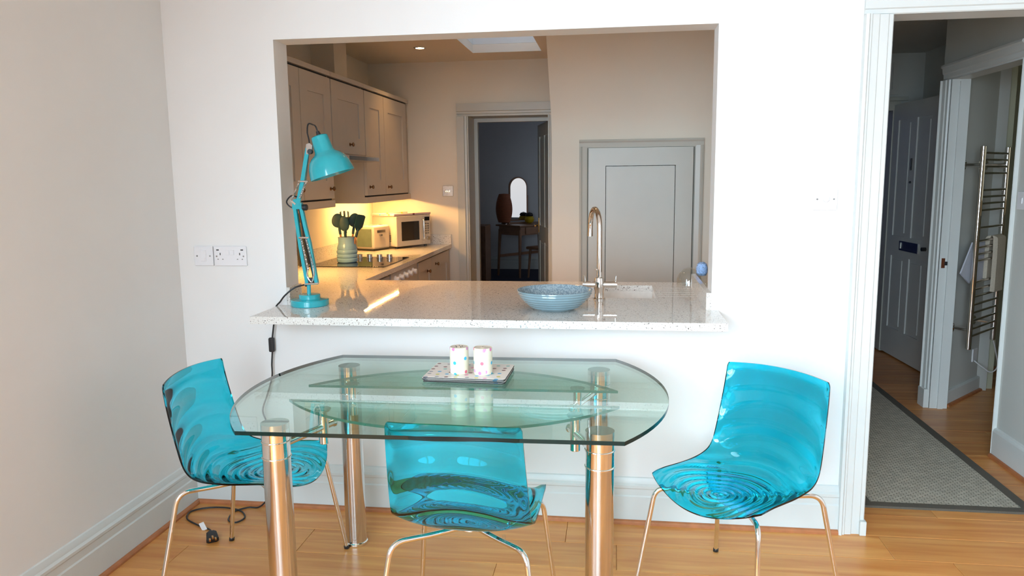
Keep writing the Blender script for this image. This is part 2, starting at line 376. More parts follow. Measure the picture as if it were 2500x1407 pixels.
P('window_sill', bx(WX0 - .05, .05, WZ0 - .03, WX1 + .05, .22, WZ0 + .005, .005), 'trim_paint', w1)

# floor with planks
fl = SM('floor', bx(-2.05, -4.86, -.08, 3.6, 3.60, -.012), 'floor_wood', 'orange oak laminate floor of long planks', 'floor')
PW, PL = .198, 1.26
pm_full = None
def plank(x0, x1, y0):
    bm = bx(x0 + .0007, y0 + .0007, -.012, x1 - .0007, y0 + PW - .0007, 0)
    bmesh.ops.bevel(bm, geom=[e for e in bm.edges if min(v.co.z for v in e.verts) > -.001], offset=.0011, segments=1, affect='EDGES')
    cx = (x0 + x1) / 2; cy = y0 + PW / 2
    for v in bm.verts: v.co -= Vector((cx, cy, 0))
    me = bpy.data.meshes.new('plank'); bm.to_mesh(me); bm.free(); me.materials.append(MATS['floor_wood'])
    o = bpy.data.objects.new('plank', me); COL.objects.link(o); o.location = (cx, cy, 0); o.parent = fl
rows = range(-14, 18); rr = random.Random(3)
for r in rows:
    y0 = -.22 + r * PW
    xa, xb = (-1.90, 2.35) if y0 < -.12 else (.92, 3.45)
    x = xa - rr.random() * PL
    while x < xb:
        a, b = max(x, xa), min(x + PL, xb)
        if b - a > .02: plank(a, b, y0)
        x += PL

# skirting boards: profile in (out, up)
SK = [(0, 0), (.020, 0), (.020, .118), (.016, .124), (.016, .150), (.019, .156), (.019, .166), (.012, .174), (.010, .186), (.005, .197), (0, .2)]
BEAD = [(0, 0), (.016, 0), (.015, .008), (.011, .014), (.004, .017), (0, .017)]
def run(prof, a, b, out):
    a, b = Vector(a), Vector(b); d = (b - a); n = Vector(out)
    bm = bmesh.new(); A = []; B = []
    for o, z in prof: A.append(bm.verts.new(a + n * o + Vector((0, 0, z)))); B.append(bm.verts.new(b + n * o + Vector((0, 0, z))))
    k = len(prof); bm.faces.new(A); bm.faces.new(B[::-1])
    for i in range(k): bm.faces.new((A[i], B[i], B[(i + 1) % k], A[(i + 1) % k]))
    bmesh.ops.recalc_face_normals(bm, faces=bm.faces[:]); return bm
def baseboard(name, a, b, out, label, bead=True, prof=SK):
    o = SM(name, run(prof, a, b, out), 'trim_paint', label, 'skirting', ang=20)
    if bead:
        n = Vector(out) * max(p[0] for p in prof); P('bead', run(BEAD, Vector(a) + n, Vector(b) + n, out), 'bead_wood', o, label='narrow orange wood bead along the floor', ang=20)
    return o
baseboard('baseboard_back', (-1.90, 0, 0), (.918, 0, 0), (0, -1, 0), 'moulded pale grey skirting board below the serving opening')
baseboard('baseboard_left', (-1.90, -4.7, 0), (-1.90, 0, 0), (1, 0, 0), 'moulded pale grey skirting board on the plain side wall')

# doorway architrave to the hall
ARCH = [(0, 0), (0, .034), (.010, .038), (.016, .030), (.022, .030), (.026, .024), (.050, .022), (.054, .017), (.084, .016), (.088, .010), (.102, .009), (.106, .004), (.106, 0)]
def vrun(prof, base, along, out, h):
    """upright moulding: prof (along, out), extruded up"""
    base = Vector(base); al = Vector(along); ou = Vector(out); bm = bmesh.new(); A = []; B = []
    for a, o in prof: p = base + al * a + ou * o; A.append(bm.verts.new(p)); B.append(bm.verts.new(p + Vector((0, 0, h))))
    k = len(prof); bm.faces.new(A); bm.faces.new(B[::-1])
    for i in range(k): bm.faces.new((A[i], B[i], B[(i + 1) % k], A[(i + 1) % k]))
    bmesh.ops.recalc_face_normals(bm, faces=bm.faces[:]); return bm
def hrun(prof, start, end, up, out):
    a, b = Vector(start), Vector(end); up = Vector(up); ou = Vector(out); bm = bmesh.new(); A = []; B = []
    for q, o in prof: A.append(bm.verts.new(a + up * q + ou * o)); B.append(bm.verts.new(b + up * q + ou * o))
    k = len(prof); bm.faces.new(A); bm.faces.new(B[::-1])
    for i in range(k): bm.faces.new((A[i], B[i], B[(i + 1) % k], A[(i + 1) % k]))
    bmesh.ops.recalc_face_normals(bm, faces=bm.faces[:]); return bm
t1 = struct('trim_1', 'moulded white architrave around the hall doorway', 'architrave')
IX0, IX1, IZ = 1.024, 1.82, 2.045
P('architrave_upright', vrun(ARCH, (.918, 0, 0), (1, 0, 0), (0, -1, 0), IZ), 'trim_paint', t1, ang=20)
P('architrave_upright', vrun(ARCH, (IX1 + .106, 0, 0), (-1, 0, 0), (0, -1, 0), IZ), 'trim_paint', t1, ang=20)
P('architrave_head', hrun(ARCH, (.918, 0, IZ + .106), (IX1 + .106, 0, IZ + .106), (0, 0, -1), (0, -1, 0)), 'trim_paint', t1, ang=20)
P('jamb', bx(DX0, -.004, 0, IX0, WT + .004, IZ), 'trim_paint', t1)
P('jamb', bx(IX1, -.004, 0, DX1, WT + .004, IZ), 'trim_paint', t1)
P('head_jamb', bx(DX0, -.004, IZ, DX1, WT + .004, DZ1), 'trim_paint', t1)
P('plinth_block', bx(1.001, -.032, 0, 1.026, .0, .06, .002), 'trim_paint', t1)

# ------------------------------------------------------------------ the setting: kitchen
KX0, KX1, KY1, KC = -2.0, .86, 3.05, 2.385
wall_yz('wall_kitchen_side', 'kitchen_paint', 'kitchen wall behind the hob and cabinets', [WT, KY1], [0, KC], lambda i, j: False, KX0 - .1, KX0)
wall_yz('wall_kitchen_hall', 'kitchen_paint', 'wall between the kitchen and the hall', [WT, KY1], [0, KC + .1], lambda i, j: False, KX1, KX1 + .06)
KD0, KD1, KDZ = -1.177, -.53, 1.952
KT = .40
wall_xz('wall_kitchen_back', 'kitchen_paint', 'kitchen end wall with the open doorway and steel switch', [KX0 - .1, KD0 - .012, KD1 + .012, KX1 + .06], [0, KDZ + .012, KC],
        lambda i, j: i == 1 and j == 0, KY1, KY1 + KT)
SLX0, SLX1, SLY0, SLY1 = -1.06, -.545, 2.08, 2.675
SM('ceiling_kitchen', hgrid([KX0 - .1, SLX0, SLX1, KX1 + .06], [WT, SLY0, SLY1, KY1 + KT], lambda i, j: None if (i == 1 and j == 1) else .06, 0, Matrix.Translation((0, 0, KC))), 'kitchen_paint', 'kitchen ceiling with a roof light recess', 'ceiling')
sl = struct('window_2', 'white lined roof light recess in the kitchen ceiling', 'skylight')
P('recess_lining', hgrid([SLX0 - .02, SLX0, SLX1, SLX1 + .02], [SLY0 - .02, SLY0, SLY1, SLY1 + .02], lambda i, j: None if (i == 1 and j == 1) else .42, .062, Matrix.Translation((0, 0, KC))), 'trim_paint', sl)
P('pane', bx(SLX0 - .02, SLY0 - .02, KC + .42, SLX1 + .02, SLY1 + .02, KC + .428), 'roof_pane', sl)
SM('floor_kitchen', bx(KX0, WT, -.08, KX1, KY1, -.02), 'floor_wood', 'kitchen floor behind the bar', 'floor')
# understairs wall: upright below, leaning out over the room above
CW, CZ = 2.0, 1.82
prof = [(CW, 0), (CW, CZ - .10)] + [(CW - .42 * (t * .2) * t, CZ - .10 + .2 * t) for t in (.2, .4, .6, .8, 1)] + [(1.56, KC), (KY1, KC), (KY1, 0)]; npf = len(prof)
bmw = bmesh.new(); A = [bmw.verts.new((-.416, y, z)) for y, z in prof]; B = [bmw.verts.new((KX1, y, z)) for y, z in prof]
bmw.faces.new(A); bmw.faces.new(B[::-1])
for i in range(npf): bmw.faces.new((A[i], B[i], B[(i + 1) % npf], A[(i + 1) % npf]))
bmesh.ops.recalc_face_normals(bmw, faces=bmw.faces[:])
SM('wall_understairs', bmw, 'kitchen_paint', 'wall below the stairs leaning out at the top', 'wall', ang=30)
# cupboard door below the stairs
def shaker(w, h, s, t=.02, rec=.007, top=None):
    top = s if top is None else top
    return hgrid([0, s, w - s, w], [0, s, h - top, h], lambda i, j: t - rec if (i == 1 and j == 1) else t)
FR = frame((0, 0, 0), (1, 0, 0), (0, 0, 1), (0, -1, 0))
d3 = struct('door_3', 'sage grey panelled cupboard door below the stairs', 'cupboard door', (-.172, CW, 0))
gx = [0, .112, .1155, .5605, .564, .676]; gy = [0, .112, .1155, 1.5255, 1.529, 1.645]
P('door_leaf', hgrid(gx, gy, lambda i, j: .022 if (i in (0, 4) or j in (0, 4)) else (.017 if (i == 2 and j == 2) else .008)), 'sage_paint', d3, FR @ Matrix.Translation((0, 0, -.004)))
t3 = struct('trim_3', 'sage grey architrave around the understairs cupboard', 'architrave', (-.218, CW, 0))
CA = [(0, 0), (0, .020), (.012, .026), (.022, .018), (.052, .012), (.058, 0)]
P('architrave_upright', vrun(CA, (-.015, 0, 0), (1, 0, 0), (0, -1, 0), 1.655), 'sage_paint', t3, ang=20)
P('architrave_upright', vrun(CA, (.787, 0, 0), (-1, 0, 0), (0, -1, 0), 1.655), 'sage_paint', t3, ang=20)
P('architrave_head', hrun(CA, (-.015, 0, 1.70), (.787, 0, 1.70), (0, 0, -1), (0, -1, 0)), 'sage_paint', t3, ang=20)
P('door_gap', bx(.0435, -.004, 0, .7275, .004, 1.6475), 'dark_gap', t3)
# kitchen doorway
t2 = struct('trim_2', 'sage grey architrave around the kitchen end doorway', 'architrave', (0, KY1, 0))
KA = [(0, 0), (0, .026), (.06, .026), (.064, .016), (.08, .014), (.084, .006), (.092, .006), (.092, 0)]
P('architrave_upright', vrun(KA, (KD0 - .092, 0, 0), (1, 0, 0), (0, -1, 0), KDZ), 'sage_paint', t2, ang=20)
P('architrave_upright', vrun(KA, (KD1 + .092, 0, 0), (-1, 0, 0), (0, -1, 0), KDZ), 'sage_paint', t2, ang=20)
P('architrave_head', hrun(KA, (KD0 - .092, 0, KDZ + .1), (KD1 + .092, 0, KDZ + .1), (0, 0, -1), (0, -1, 0)), 'sage_paint', t2, ang=20)
P('jamb', bx(KD0 - .012, -.002, 0, KD0, KT + .004, KDZ), 'sage_paint', t2)
P('jamb', bx(KD1, -.002, 0, KD1 + .012, KT + .004, KDZ), 'sage_paint', t2)
P('head_jamb', bx(KD0 - .012, -.002, KDZ, KD1 + .012, KT + .004, KDZ + .012), 'sage_paint', t2)
P('door_stop', bx(KD0, .26, 0, KD0 + .03, .32, KDZ - .03), 'sage_paint', t2)
P('door_stop', bx(KD0, .26, KDZ - .03, KD1, .32, KDZ), 'sage_paint', t2)

def panel_door(w, h, t, cells_x, cells_y, ring=.022, rec=.009, cen=.004):
    """cells: list of (a,b) panel spans along x and y"""
    xs = {0, w}; ys = {0, h}
    for a, b in cells_x: xs |= {a, a + ring, b - ring, b}
    for a, b in cells_y: ys |= {a, a + ring, b - ring, b}
    xs, ys = sorted(xs), sorted(ys)
    def z(i, j):
        x = (xs[i] + xs[i + 1]) / 2; y = (ys[j] + ys[j + 1]) / 2
        for a, b in cells_x:
            for c, d in cells_y:
                if a < x < b and c < y < d:
                    return t - cen if (a + ring < x < b - ring and c + ring < y < d - ring) else t - rec
        return t
    return hgrid(xs, ys, z)
def knob(parent, M, r=.013, mat='dark_brass'):
    P('knob', lathe([(0, 0), (r * .9, 0), (r * .9, .003), (r * .4, .006), (r * .4, .014), (r, .02), (r, .026), (r * .6, .03), (0, .03)], 20), mat, parent, M)
# kitchen door leaf, swung away into the next room
d2 = struct('door_2', 'sage panelled door standing open beyond the kitchen', 'door', (-.548, 3.44, 0))
ang2 = math.radians(104)
du = Vector((math.cos(ang2), math.sin(ang2), 0)); dn = Vector((-du.y, du.x, 0))
MD2 = frame((0, 0, .01), du, (0, 0, 1), dn) @ Matrix.Translation((0, 0, -.035))
P('door_leaf', panel_door(.72, 1.93, .035, ((.1, .33), (.39, .62)), ((.2, .86), (1.0, 1.82))), 'sage_paint', d2, MD2)
hd = Vector(du) * .66 + Vector((0, 0, .98)); 
hb = P('handle_plate', bx(.645, .93, 0, .68, 1.07, .006, .002), 'brass', d2, MD2 @ Matrix.Translation((0, 0, .035)))
P('lever', tube(fillet([(.662, 1.0, .004), (.662, 1.0, .045), (.57, 1.0, .05)], .015), .008), 'brass', d2, MD2 @ Matrix.Translation((0, 0, .035)))
for z in (.25, 1.70): P('hinge', bx(-.012, z, .0, .012, z + .09, .042, .002), 'steel', d2, MD2)

# ------------------------------------------------------------------ the setting: room beyond the kitchen
BY1 = 8.95
wall_xz('wall_bedroom_far', 'grey_paint', 'grey wall behind the dressing table', [-3.3, .62], [0, 2.4], lambda i, j: False, BY1, BY1 + .1)
wall_yz('wall_bedroom_side', 'grey_paint', 'grey side wall of the room beyond', [KY1 + KT, BY1], [0, 2.4], lambda i, j: False, -3.4, -3.3)
wall_yz('wall_bedroom_window', 'grey_paint', 'grey wall that holds the window of the room beyond', [KY1 + KT, 6.6, 8.6, BY1], [0, .7, 2.2, 2.4], lambda i, j: i == 1 and j == 1, .5, .62)
SM('ceiling_bedroom', bx(-3.4, KY1 + KT, 2.4, .62, BY1 + .1, 2.46), 'grey_paint', 'ceiling of the room beyond', 'ceiling')
SM('floor_bedroom', bx(-3.4, KY1 + KT - .02, -.08, .62, BY1 + .1, 0), 'carpet_dark', 'dark blue grey carpet of the room beyond', 'floor')
wall_xz('wall_bedroom_near', 'grey_paint', 'near wall of the room beyond', [-3.4, KX0 - .1], [0, 2.4], lambda i, j: False, KY1 + KT - .1, KY1 + KT)
w3 = struct('window_3', 'window of the room beyond the kitchen', 'window', (.56, 0, 0))
P('window_frame', hgrid([6.6, 6.65, 8.55, 8.6], [.7, .75, 2.15, 2.2], lambda i, j: None if (i == 1 and j == 1) else .04, 0, frame((-.02, 0, 0), (0, 1, 0), (0, 0, 1), (1, 0, 0))), 'trim_paint', w3)
for a, b in ((6.65, 8.55),): P('pane', bx(-.003, a, .75, .003, b, 2.15), 'clear_glass', w3)
baseboard('baseboard_bedroom', (-3.3, BY1, 0), (.5, BY1, 0), (0, -1, 0), 'grey skirting board behind the dressing table', False)

# ------------------------------------------------------------------ the setting: hall, bathroom, porch
HX = 1.966; HT = .085; BD0, BD1, BDZ = .995, 1.80, 2.005
HC = 2.40
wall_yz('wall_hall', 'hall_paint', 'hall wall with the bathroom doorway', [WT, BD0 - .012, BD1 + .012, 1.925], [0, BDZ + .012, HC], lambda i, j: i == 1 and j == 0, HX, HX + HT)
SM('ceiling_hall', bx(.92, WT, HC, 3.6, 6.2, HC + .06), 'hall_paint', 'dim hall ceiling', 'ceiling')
# splayed partition that carries the towel rail
wd = Vector((.671, .741, 0)); wn_ = Vector((.741, -.671, 0)); A0 = Vector((2.075, 1.853, 0))
L_ = .67
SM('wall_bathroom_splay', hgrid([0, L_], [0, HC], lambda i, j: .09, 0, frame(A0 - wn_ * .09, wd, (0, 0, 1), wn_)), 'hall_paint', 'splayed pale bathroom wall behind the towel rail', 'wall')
o = baseboard('baseboard_bathroom', tuple(A0), tuple(A0 + wd * (L_ + .015)), tuple(wn_), 'plain pale skirting below the towel rail', True, [(0, 0), (.016, 0), (.016, .09), (.012, .1), (0, .1)])
wall_xz('wall_bathroom_far', 'bath_paint', 'yellow green bathroom end wall', [2.50, 3.6], [0, HC], lambda i, j: False, 2.95, 3.05)
wall_yz('wall_bathroom_window', 'bath_paint', 'bathroom wall that holds the small window', [WT, .95, 1.85, 3.05], [0, 1.1, 2.1, HC], lambda i, j: i == 1 and j == 1, 3.42, 3.52)
w4 = struct('window_4', 'small bathroom window', 'window', (3.47, 0, 0))
P('window_frame', hgrid([.95, .99, 1.81, 1.85], [1.1, 1.14, 2.06, 2.1], lambda i, j: None if (i == 1 and j == 1) else .03, 0, frame((-.015, 0, 0), (0, 1, 0), (0, 0, 1), (1, 0, 0))), 'trim_paint', w4)
P('pane', bx(-.003, .99, 1.14, .003, 1.81, 2.06), 'clear_glass', w4)
wall_yz('wall_bathroom_side', 'bath_paint', 'narrow bathroom return wall beside the splayed partition', [2.30, 3.05], [0, HC], lambda i, j: False, 2.50, 2.56)
# bathroom doorway
t4 = struct('trim_4', 'pale grey architrave around the bathroom doorway', 'architrave', (HX, 0, 0))
BA = [(0, 0), (0, .03), (.012, .034), (.02, .024), (.05, .02), (.056, .014), (.078, .012), (.082, .004), (.09, .004), (.09, 0)]
P('architrave_upright', vrun(BA, (0, BD1 + .09, 0), (0, -1, 0), (-1, 0, 0), BDZ), 'trim_paint', t4, ang=20)
P('architrave_upright', vrun([(a * .35, o * .6) for a, o in BA], (0, BD0 - .03, 0), (0, 1, 0), (-1, 0, 0), BDZ), 'trim_paint', t4, ang=20)
P('architrave_head', hrun(BA, (0, BD0 - .03, BDZ + .09), (0, BD1 + .09, BDZ + .09), (0, 0, -1), (-1, 0, 0)), 'trim_paint', t4, ang=20)
P('jamb', bx(-.003, BD1, 0, HT + .02, BD1 + .012, BDZ), 'trim_paint', t4)
P('jamb', bx(-.003, BD0 - .012, 0, HT + .02, BD0, BDZ), 'trim_paint', t4)
P('head_jamb', bx(-.003, BD0 - .012, BDZ, HT + .02, BD1 + .012, BDZ + .012), 'trim_paint', t4)
P('door_stop', bx(.045, BD1 - .012, 0, .075, BD1, BDZ - .012), 'trim_paint', t4)
st = P('strike_plate', bx(.012, BD1 - .003, .885, .032, BD1 + .001, .945, .001), 'bronze', t4, label='small bronze strike plate')
P('latch_keep', bx(.028, BD1 - .008, .902, .044, BD1 - .002, .925, .001), 'black_plastic', st)
P('plinth_block', bx(-.034, BD1 + .005, 0, .0, BD1 + .10, .12, .003), 'trim_paint', t4)
baseboard('baseboard_hall', (HX, WT, 0), (HX, BD0 - .03, 0), (-1, 0, 0), 'pale skirting board by the bathroom doorway', True, [(0, 0), (.018, 0), (.018, .135), (.012, .15), (0, .155)])
# far end of the hall: front door wall and porch
FY = 3.45
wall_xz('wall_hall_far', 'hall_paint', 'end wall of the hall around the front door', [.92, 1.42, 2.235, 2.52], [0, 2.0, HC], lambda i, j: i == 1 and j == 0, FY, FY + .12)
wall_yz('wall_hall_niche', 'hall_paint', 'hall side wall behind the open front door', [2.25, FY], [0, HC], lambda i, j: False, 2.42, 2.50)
t5 = struct('trim_5', 'grey frame around the front doorway at the hall end', 'door frame', (0, FY, 0))
P('door_post', bx(2.195, -.02, 0, 2.25, .13, 2.0, .003), 'sage_paint', t5)
P('door_post', bx(1.41, -.02, 0, 1.465, .13, 2.0, .003), 'sage_paint', t5)
P('door_head', bx(1.41, -.025, 1.955, 2.25, .13, 2.03, .003), 'sage_paint', t5)
P('head_moulding', bx(1.38, -.045, 2.03, 2.30, .01, 2.06, .004), 'sage_paint', t5)
P('over_door_panel', hgrid([1.45, 1.50, 2.18, 2.23], [2.08, 2.12, 2.33, 2.37], lambda i, j: .008 if (i == 1 and j == 1) else .018, 0, frame((0, .002, 0), (1, 0, 0), (0, 0, 1), (0, -1, 0))), 'hall_paint', t5)
d1 = struct('door_1', 'white six panel front door standing open in the hall', 'door', (2.243, 3.43, 0))
MD1 = frame((0, 0, .012), (.052, -.9986, 0), (0, 0, 1), (-.9986, -.052, 0))
P('door_leaf', panel_door(.76, 1.985, .04, ((.1, .33), (.43, .66)), ((.22, .80), (.96, 1.86)), .028, .010, .003), 'door_white', d1, MD1)
lb = P('letterbox', hgrid([.27, .285, .575, .59], [.855, .868, .915, .928], lambda i, j: .004 if (i == 1 and j == 1) else .010, 0), 'screw', d1, MD1 @ Matrix.Translation((0, 0, .04)), label='dull metal letterbox plate')
P('door_chain', bx(.375, 1.47, 0, .387, 1.56, .012, .003), 'black_plastic', d1, MD1 @ Matrix.Translation((0, 0, .04)))
P('spy_hole', cyl((.38, 1.38, 0), (.38, 1.38, .01), .008), 'black_plastic', d1, MD1 @ Matrix.Translation((0, 0, .04)))
P('latch_knob', cyl((.70, .90, 0), (.70, .90, .03), .014), 'black_plastic', d1, MD1 @ Matrix.Translation((0, 0, .04)))
# porch beyond
PX = 2.30
SM('floor_porch', bx(1.0, FY + .12, -.08, PX, 6.2, .004), 'carpet_dark', 'dark blue mat floor of the porch', 'floor')
wall_yz('wall_porch', 'porch_blue', 'blue porch wall', [FY + .12, 6.2], [0, HC], lambda i, j: False, PX, PX + .1)
wall_xz('wall_porch_end', 'porch_blue', 'blue end wall of the porch', [.92, PX + .1], [0, HC], lambda i, j: False, 6.1, 6.2)
wall_yz('wall_porch_side', 'porch_blue', 'blue wall of the porch near the hall', [FY + .12, 6.2], [0, HC], lambda i, j: False, .92, 1.0)
tp = struct('trim_6', 'blue boarded panelling on the porch wall', 'panelling', (PX, FY + .12, 0))
for k in range(10): P('board', bx(-.016, k * .1 + .002, .45, 0, k * .1 + .098, 1.09, .003), 'porch_blue', tp)
P('ledge', bx(-.05, 0, 1.09, 0, 1.0, 1.115, .004), 'grey_paint', tp)
for z in (.50, .60): tag(P('pipe', tube([(PX - .04, FY + .13, z), (PX - .04, FY + 1.1, z)], .011), 'white_plastic'), 'thin white heating pipe low on the blue porch wall, %s of the pair' % ('lower' if z < .55 else 'upper'), 'pipe', 'porch heating pipes')
# ------------------------------------------------------------------ worktop with bar, sink hole and grooves
WTOP = .92; WTH = .03
SX0, SX1, SY0, SY1 = -.313, .188, .286, .69
gr_y = [.345, .3505, .4105, .416, .476, .4815, .5415, .547, .607, .6125]
xs = sorted({KX0, -1.441, OX0, -1.334, SX0, SX1, .200, .372, OX1, .418, KX1})
ys = sorted({-.285, 0, WT, SY0, SY1, .815, KY1, *gr_y})
def wz(i, j):
    x = (xs[i] + xs[i + 1]) / 2; y = (ys[j] + ys[j + 1]) / 2
    if y < 0: ok = -1.441 < x < .418
    elif y < WT: ok = OX0 < x < OX1
    elif y < .815: ok = True
    else: ok = x < -1.334
    if not ok: return None
    if SX0 < x < SX1 and SY0 < y < SY1: return None
    if .2 < x < .372:
        for a, b in zip(gr_y[::2], gr_y[1::2]):
            if a < y < b: return WTH - .004
    return WTH
wk = E('worktop', 'cream speckled quartz worktop running through the serving opening', 'worktop', (0, 0, WTOP - WTH))
P('slab', hgrid(xs, ys, wz), 'quartz', wk)
def ups(a, b): P('upstand', bx(*a, *b, .0015), 'quartz', wk, Matrix.Translation((0, 0, -(WTOP - WTH))))
ups((KX0, WT, .919), (KX0 + .018, KY1, .998)); ups((KX0 + .018, KY1 - .02, .919), (-1.334, KY1, 1.0))
ups((OX0, .001, .919), (OX0 + .014, WT, .997)); ups((OX1 - .020, .001, .919), (OX1 + .001, .62, .990))
sk_ = E('sink', 'white undermount sink set into the bar worktop', 'sink', (0, 0, 0))
P('basin', hgrid([SX0 - .03, SX0 - .003, SX1 + .003, SX1 + .03], [SY0 - .03, SY0 - .003, SY1 + .003, SY1 + .03], lambda i, j: .012 if (i == 1 and j == 1) else .17, 0, Matrix.Translation((0, 0, .72))), 'white_ceramic', sk_)
P('drain', cyl((-.06, .49, .731), (-.06, .49, .736), .04, ch=.002), 'chrome', sk_)

def base_unit(name, label, x0, y0, x1, y1, face):
    o = E(name, label, 'cabinet', (x0, y0, 0)); P('body', bx(0, 0, .1, x1 - x0, y1 - y0, .889), 'cabinet_paint', o)
    P('plinth', bx(.05, .02, 0, x1 - x0 - .05, y1 - y0 - .02, .1), 'cabinet_paint', o); return o
bc = E('base_cabinet', 'taupe base cabinet under the sink and bar', 'cabinet', (-1.3, WT + .002, 0))
P('body', bx(0, 0, .1, 2.14, .648, .712), 'cabinet_paint', bc); P('plinth', bx(.02, .02, 0, 2.12, .6, .1), 'cabinet_paint', bc)
for x in (0, .80, 1.64): P('side_panel', bx(x, 0, .71, x + .018, .648, .889), 'cabinet_paint', bc)
# left run fronts (face +x at FX)
FX = -1.37
def fplane(y0, z0, x=FX): return frame((x, y0, z0), (0, 1, 0), (0, 0, 1), (1, 0, 0))
bc = base_unit('base_cabinet', 'taupe base cabinet with drawer at the far end of the hob run', KX0 + .02, 2.01, FX, KY1 - .005, 0)
Lc = Matrix.Translation((-(KX0 + .02), -2.01, 0))
dr = P('drawer_front', shaker(.385, .745, .07), 'cabinet_paint', bc, Lc @ fplane(2.013, .13)); knob(dr, Lc @ fplane(2.264, .79, FX + .02))
dr = P('cabinet_door', shaker(.595, .745, .09), 'cabinet_paint', bc, Lc @ fplane(2.403, .13)); knob(dr, Lc @ fplane(2.523, .815, FX + .02))
bc = base_unit('base_cabinet', 'taupe corner base cabinet beside the oven', KX0 + .02, .80, FX, 1.33, 0)
P('cabinet_door', shaker(.50, .745, .09), 'cabinet_paint', bc, Matrix.Translation((-(KX0 + .02), -.80, 0)) @ fplane(.82, .13))
ov = E('oven', 'built in oven with a row of white control knobs below the hob', 'oven', (KX0 + .02, 1.335, 0))
Lo = Matrix.Translation((-(KX0 + .02), -1.335, 0))
P('body', bx(0, 0, .1, .61, .665, .889), 'cabinet_paint', ov)
P('control_panel', bx(.61, .02, .755, .63, .65, .885, .002), 'cabinet_paint', ov)
P('oven_door', bx(.61, .02, .16, .632, .65, .745, .003), 'black_gloss', ov)
P('door_handle', tube(fillet([(.632, .08, .70), (.665, .08, .70), (.665, .59, .70), (.632, .59, .70)], .015), .008), 'steel', ov)
for y in (1.44, 1.545, 1.65, 1.755, 1.86):
    P('control_knob', lathe([(0, 0), (.024, 0), (.024, .006), (.019, .009), (.018, .026), (.015, .03), (0, .03)], 24), 'white_plastic', ov, Lo @ frame((FX + .02, y, .838), (0, 1, 0), (0, 0, 1), (1, 0, 0)))

# wall cabinets
CF = -1.69
def wall_cab(label, y0, y1, z0, z1, doors, pel):
    o = E('wall_cabinet', label, 'cabinet', (KX0, y0, 0)); Lw = Matrix.Translation((-KX0, -y0, 0))
    P('body', bx(0, 0, z0, CF - KX0, y1 - y0, z1), 'cabinet_paint', o)
    P('cornice', bx(0, 0, z1 - .012, CF - KX0 + .021, y1 - y0, z1 + .016, .002), 'cabinet_paint', o)
    P('shadow_gap', bx(CF - KX0 - .02, .003, z1 - .03, CF - KX0 + .0008, y1 - y0 - .003, z1 - .010), 'dark_gap', o)
    if pel:
        P('pelmet', bx(CF - KX0 - .002, 0, z0 - .042, CF - KX0 + .022, y1 - y0, z0 + .0, .001), 'cabinet_paint', o)
        P('lower_gap', bx(CF - KX0 - .02, .003, z0 + .0, CF - KX0 + .0008, y1 - y0 - .003, z0 + .012), 'dark_gap', o)
        P('side_pelmet', bx(0, 0, z0 - .042, CF - KX0, .016, z0 + .001), 'cabinet_paint', o)
    for a, b, ky, kz in doors:
        dz0 = z0 + (.010 if pel else .0); d = P('cabinet_door', shaker(b - a - .003, z1 - .026 - dz0, .105), 'cabinet_paint', o, Lw @ fplane(a + .0015, dz0, CF))
        knob(d, Lw @ fplane(ky, kz, CF + .02))
    return o
wall_cab('taupe wall cabinet nearest the serving opening, behind the turquoise lamp', WT + .01, 1.318, 1.337, 2.075, ((WT + .02, .42, .36, 1.405), (.42, .862, .80, 1.405), (.865, 1.312, 1.252, 1.405)), True)
wall_cab('short taupe wall cabinet above the cooker hood', 1.322, 1.926, 1.618, 2.075, ((1.326, 1.922, 1.62, 1.678),), False)
wall_cab('taupe double door wall cabinet above the microwave', 1.930, KY1 - .01, 1.337, 2.075, ((1.934, 2.362, 1.993, 1.405), (2.365, 2.965, 2.429, 1.400)), True)
hd = E('cooker_hood', 'slim stainless cooker hood below the short cabinet', 'cooker hood', (KX0, 1.326, 0))
P('body', bx(0, .004, 1.595, CF - KX0 - .01, .594, 1.618), 'cabinet_paint', hd)
P('visor', prism([(0, 1.570), (.37, 1.570), (.425, 1.576), (.425, 1.600), (.37, 1.612), (0, 1.612)], 0, .588, 0, frame((0, .006, 0), (1, 0, 0), (0, 0, 1), (0, -1, 0)) @ Matrix.Translation((0, 0, -.588))), 'steel', hd)
bk = SM('wall_kitchen_boxing', bx(KX0, 1.86, 2.11, KX0 + .16, 2.10, KC), 'kitchen_paint', 'boxed pipe casing above the wall cabinets', 'boxing')
ucl = E('under_cabinet_light', 'lit warm strip light under the far wall cabinet', 'light', (-1.765, 2.05, 1.325))
P('housing', bx(-.015, 0, -.012, .015, .87, .011, .002), 'white_plastic', ucl)
P('diffuser', bx(-.006, .01, -.017, .006, .86, -.011), 'strip_glow', ucl)
ucl = E('under_cabinet_light', 'added warm strip light under the cabinet behind the lamp', 'light', (-1.90, .75, 1.325))  # extra glowing strip added here; only the far cabinet's strip is known
P('housing', bx(-.015, 0, -.012, .015, .45, .011, .002), 'white_plastic', ucl)
P('diffuser', bx(-.009, .01, -.017, .009, .44, -.011), 'strip_glow', ucl)
sp = E('ceiling_spotlight', 'lit round recessed spotlight in the kitchen ceiling near the roof light', 'spotlight', (-1.387, 2.367, KC))
P('trim_ring', lathe([(.030, -.001), (.030, -.005), (.040, -.005), (.046, -.002), (.046, .004), (.030, .004)], 40), 'steel', sp)
P('bulb', lathe([(0, -.003), (.03, -.003), (.03, .003), (0, .003)], 30), 'spot_glow', sp)
def spot_lamp(x, y, power):
    l = bpy.data.lights.new('spot_lamp', 'SPOT'); l.energy = power; l.color = (1, .50, .15); l.spot_size = math.radians(110); l.spot_blend = .8; l.shadow_soft_size = .03
    o = bpy.data.objects.new('spot_lamp', l); COL.objects.link(o); o.location = (x, y, KC - .012)
spot_lamp(-1.387, 2.367, 10); spot_lamp(-.75, 1.1, 36)  # second spot is an added, unseen lamp that warms the kitchen
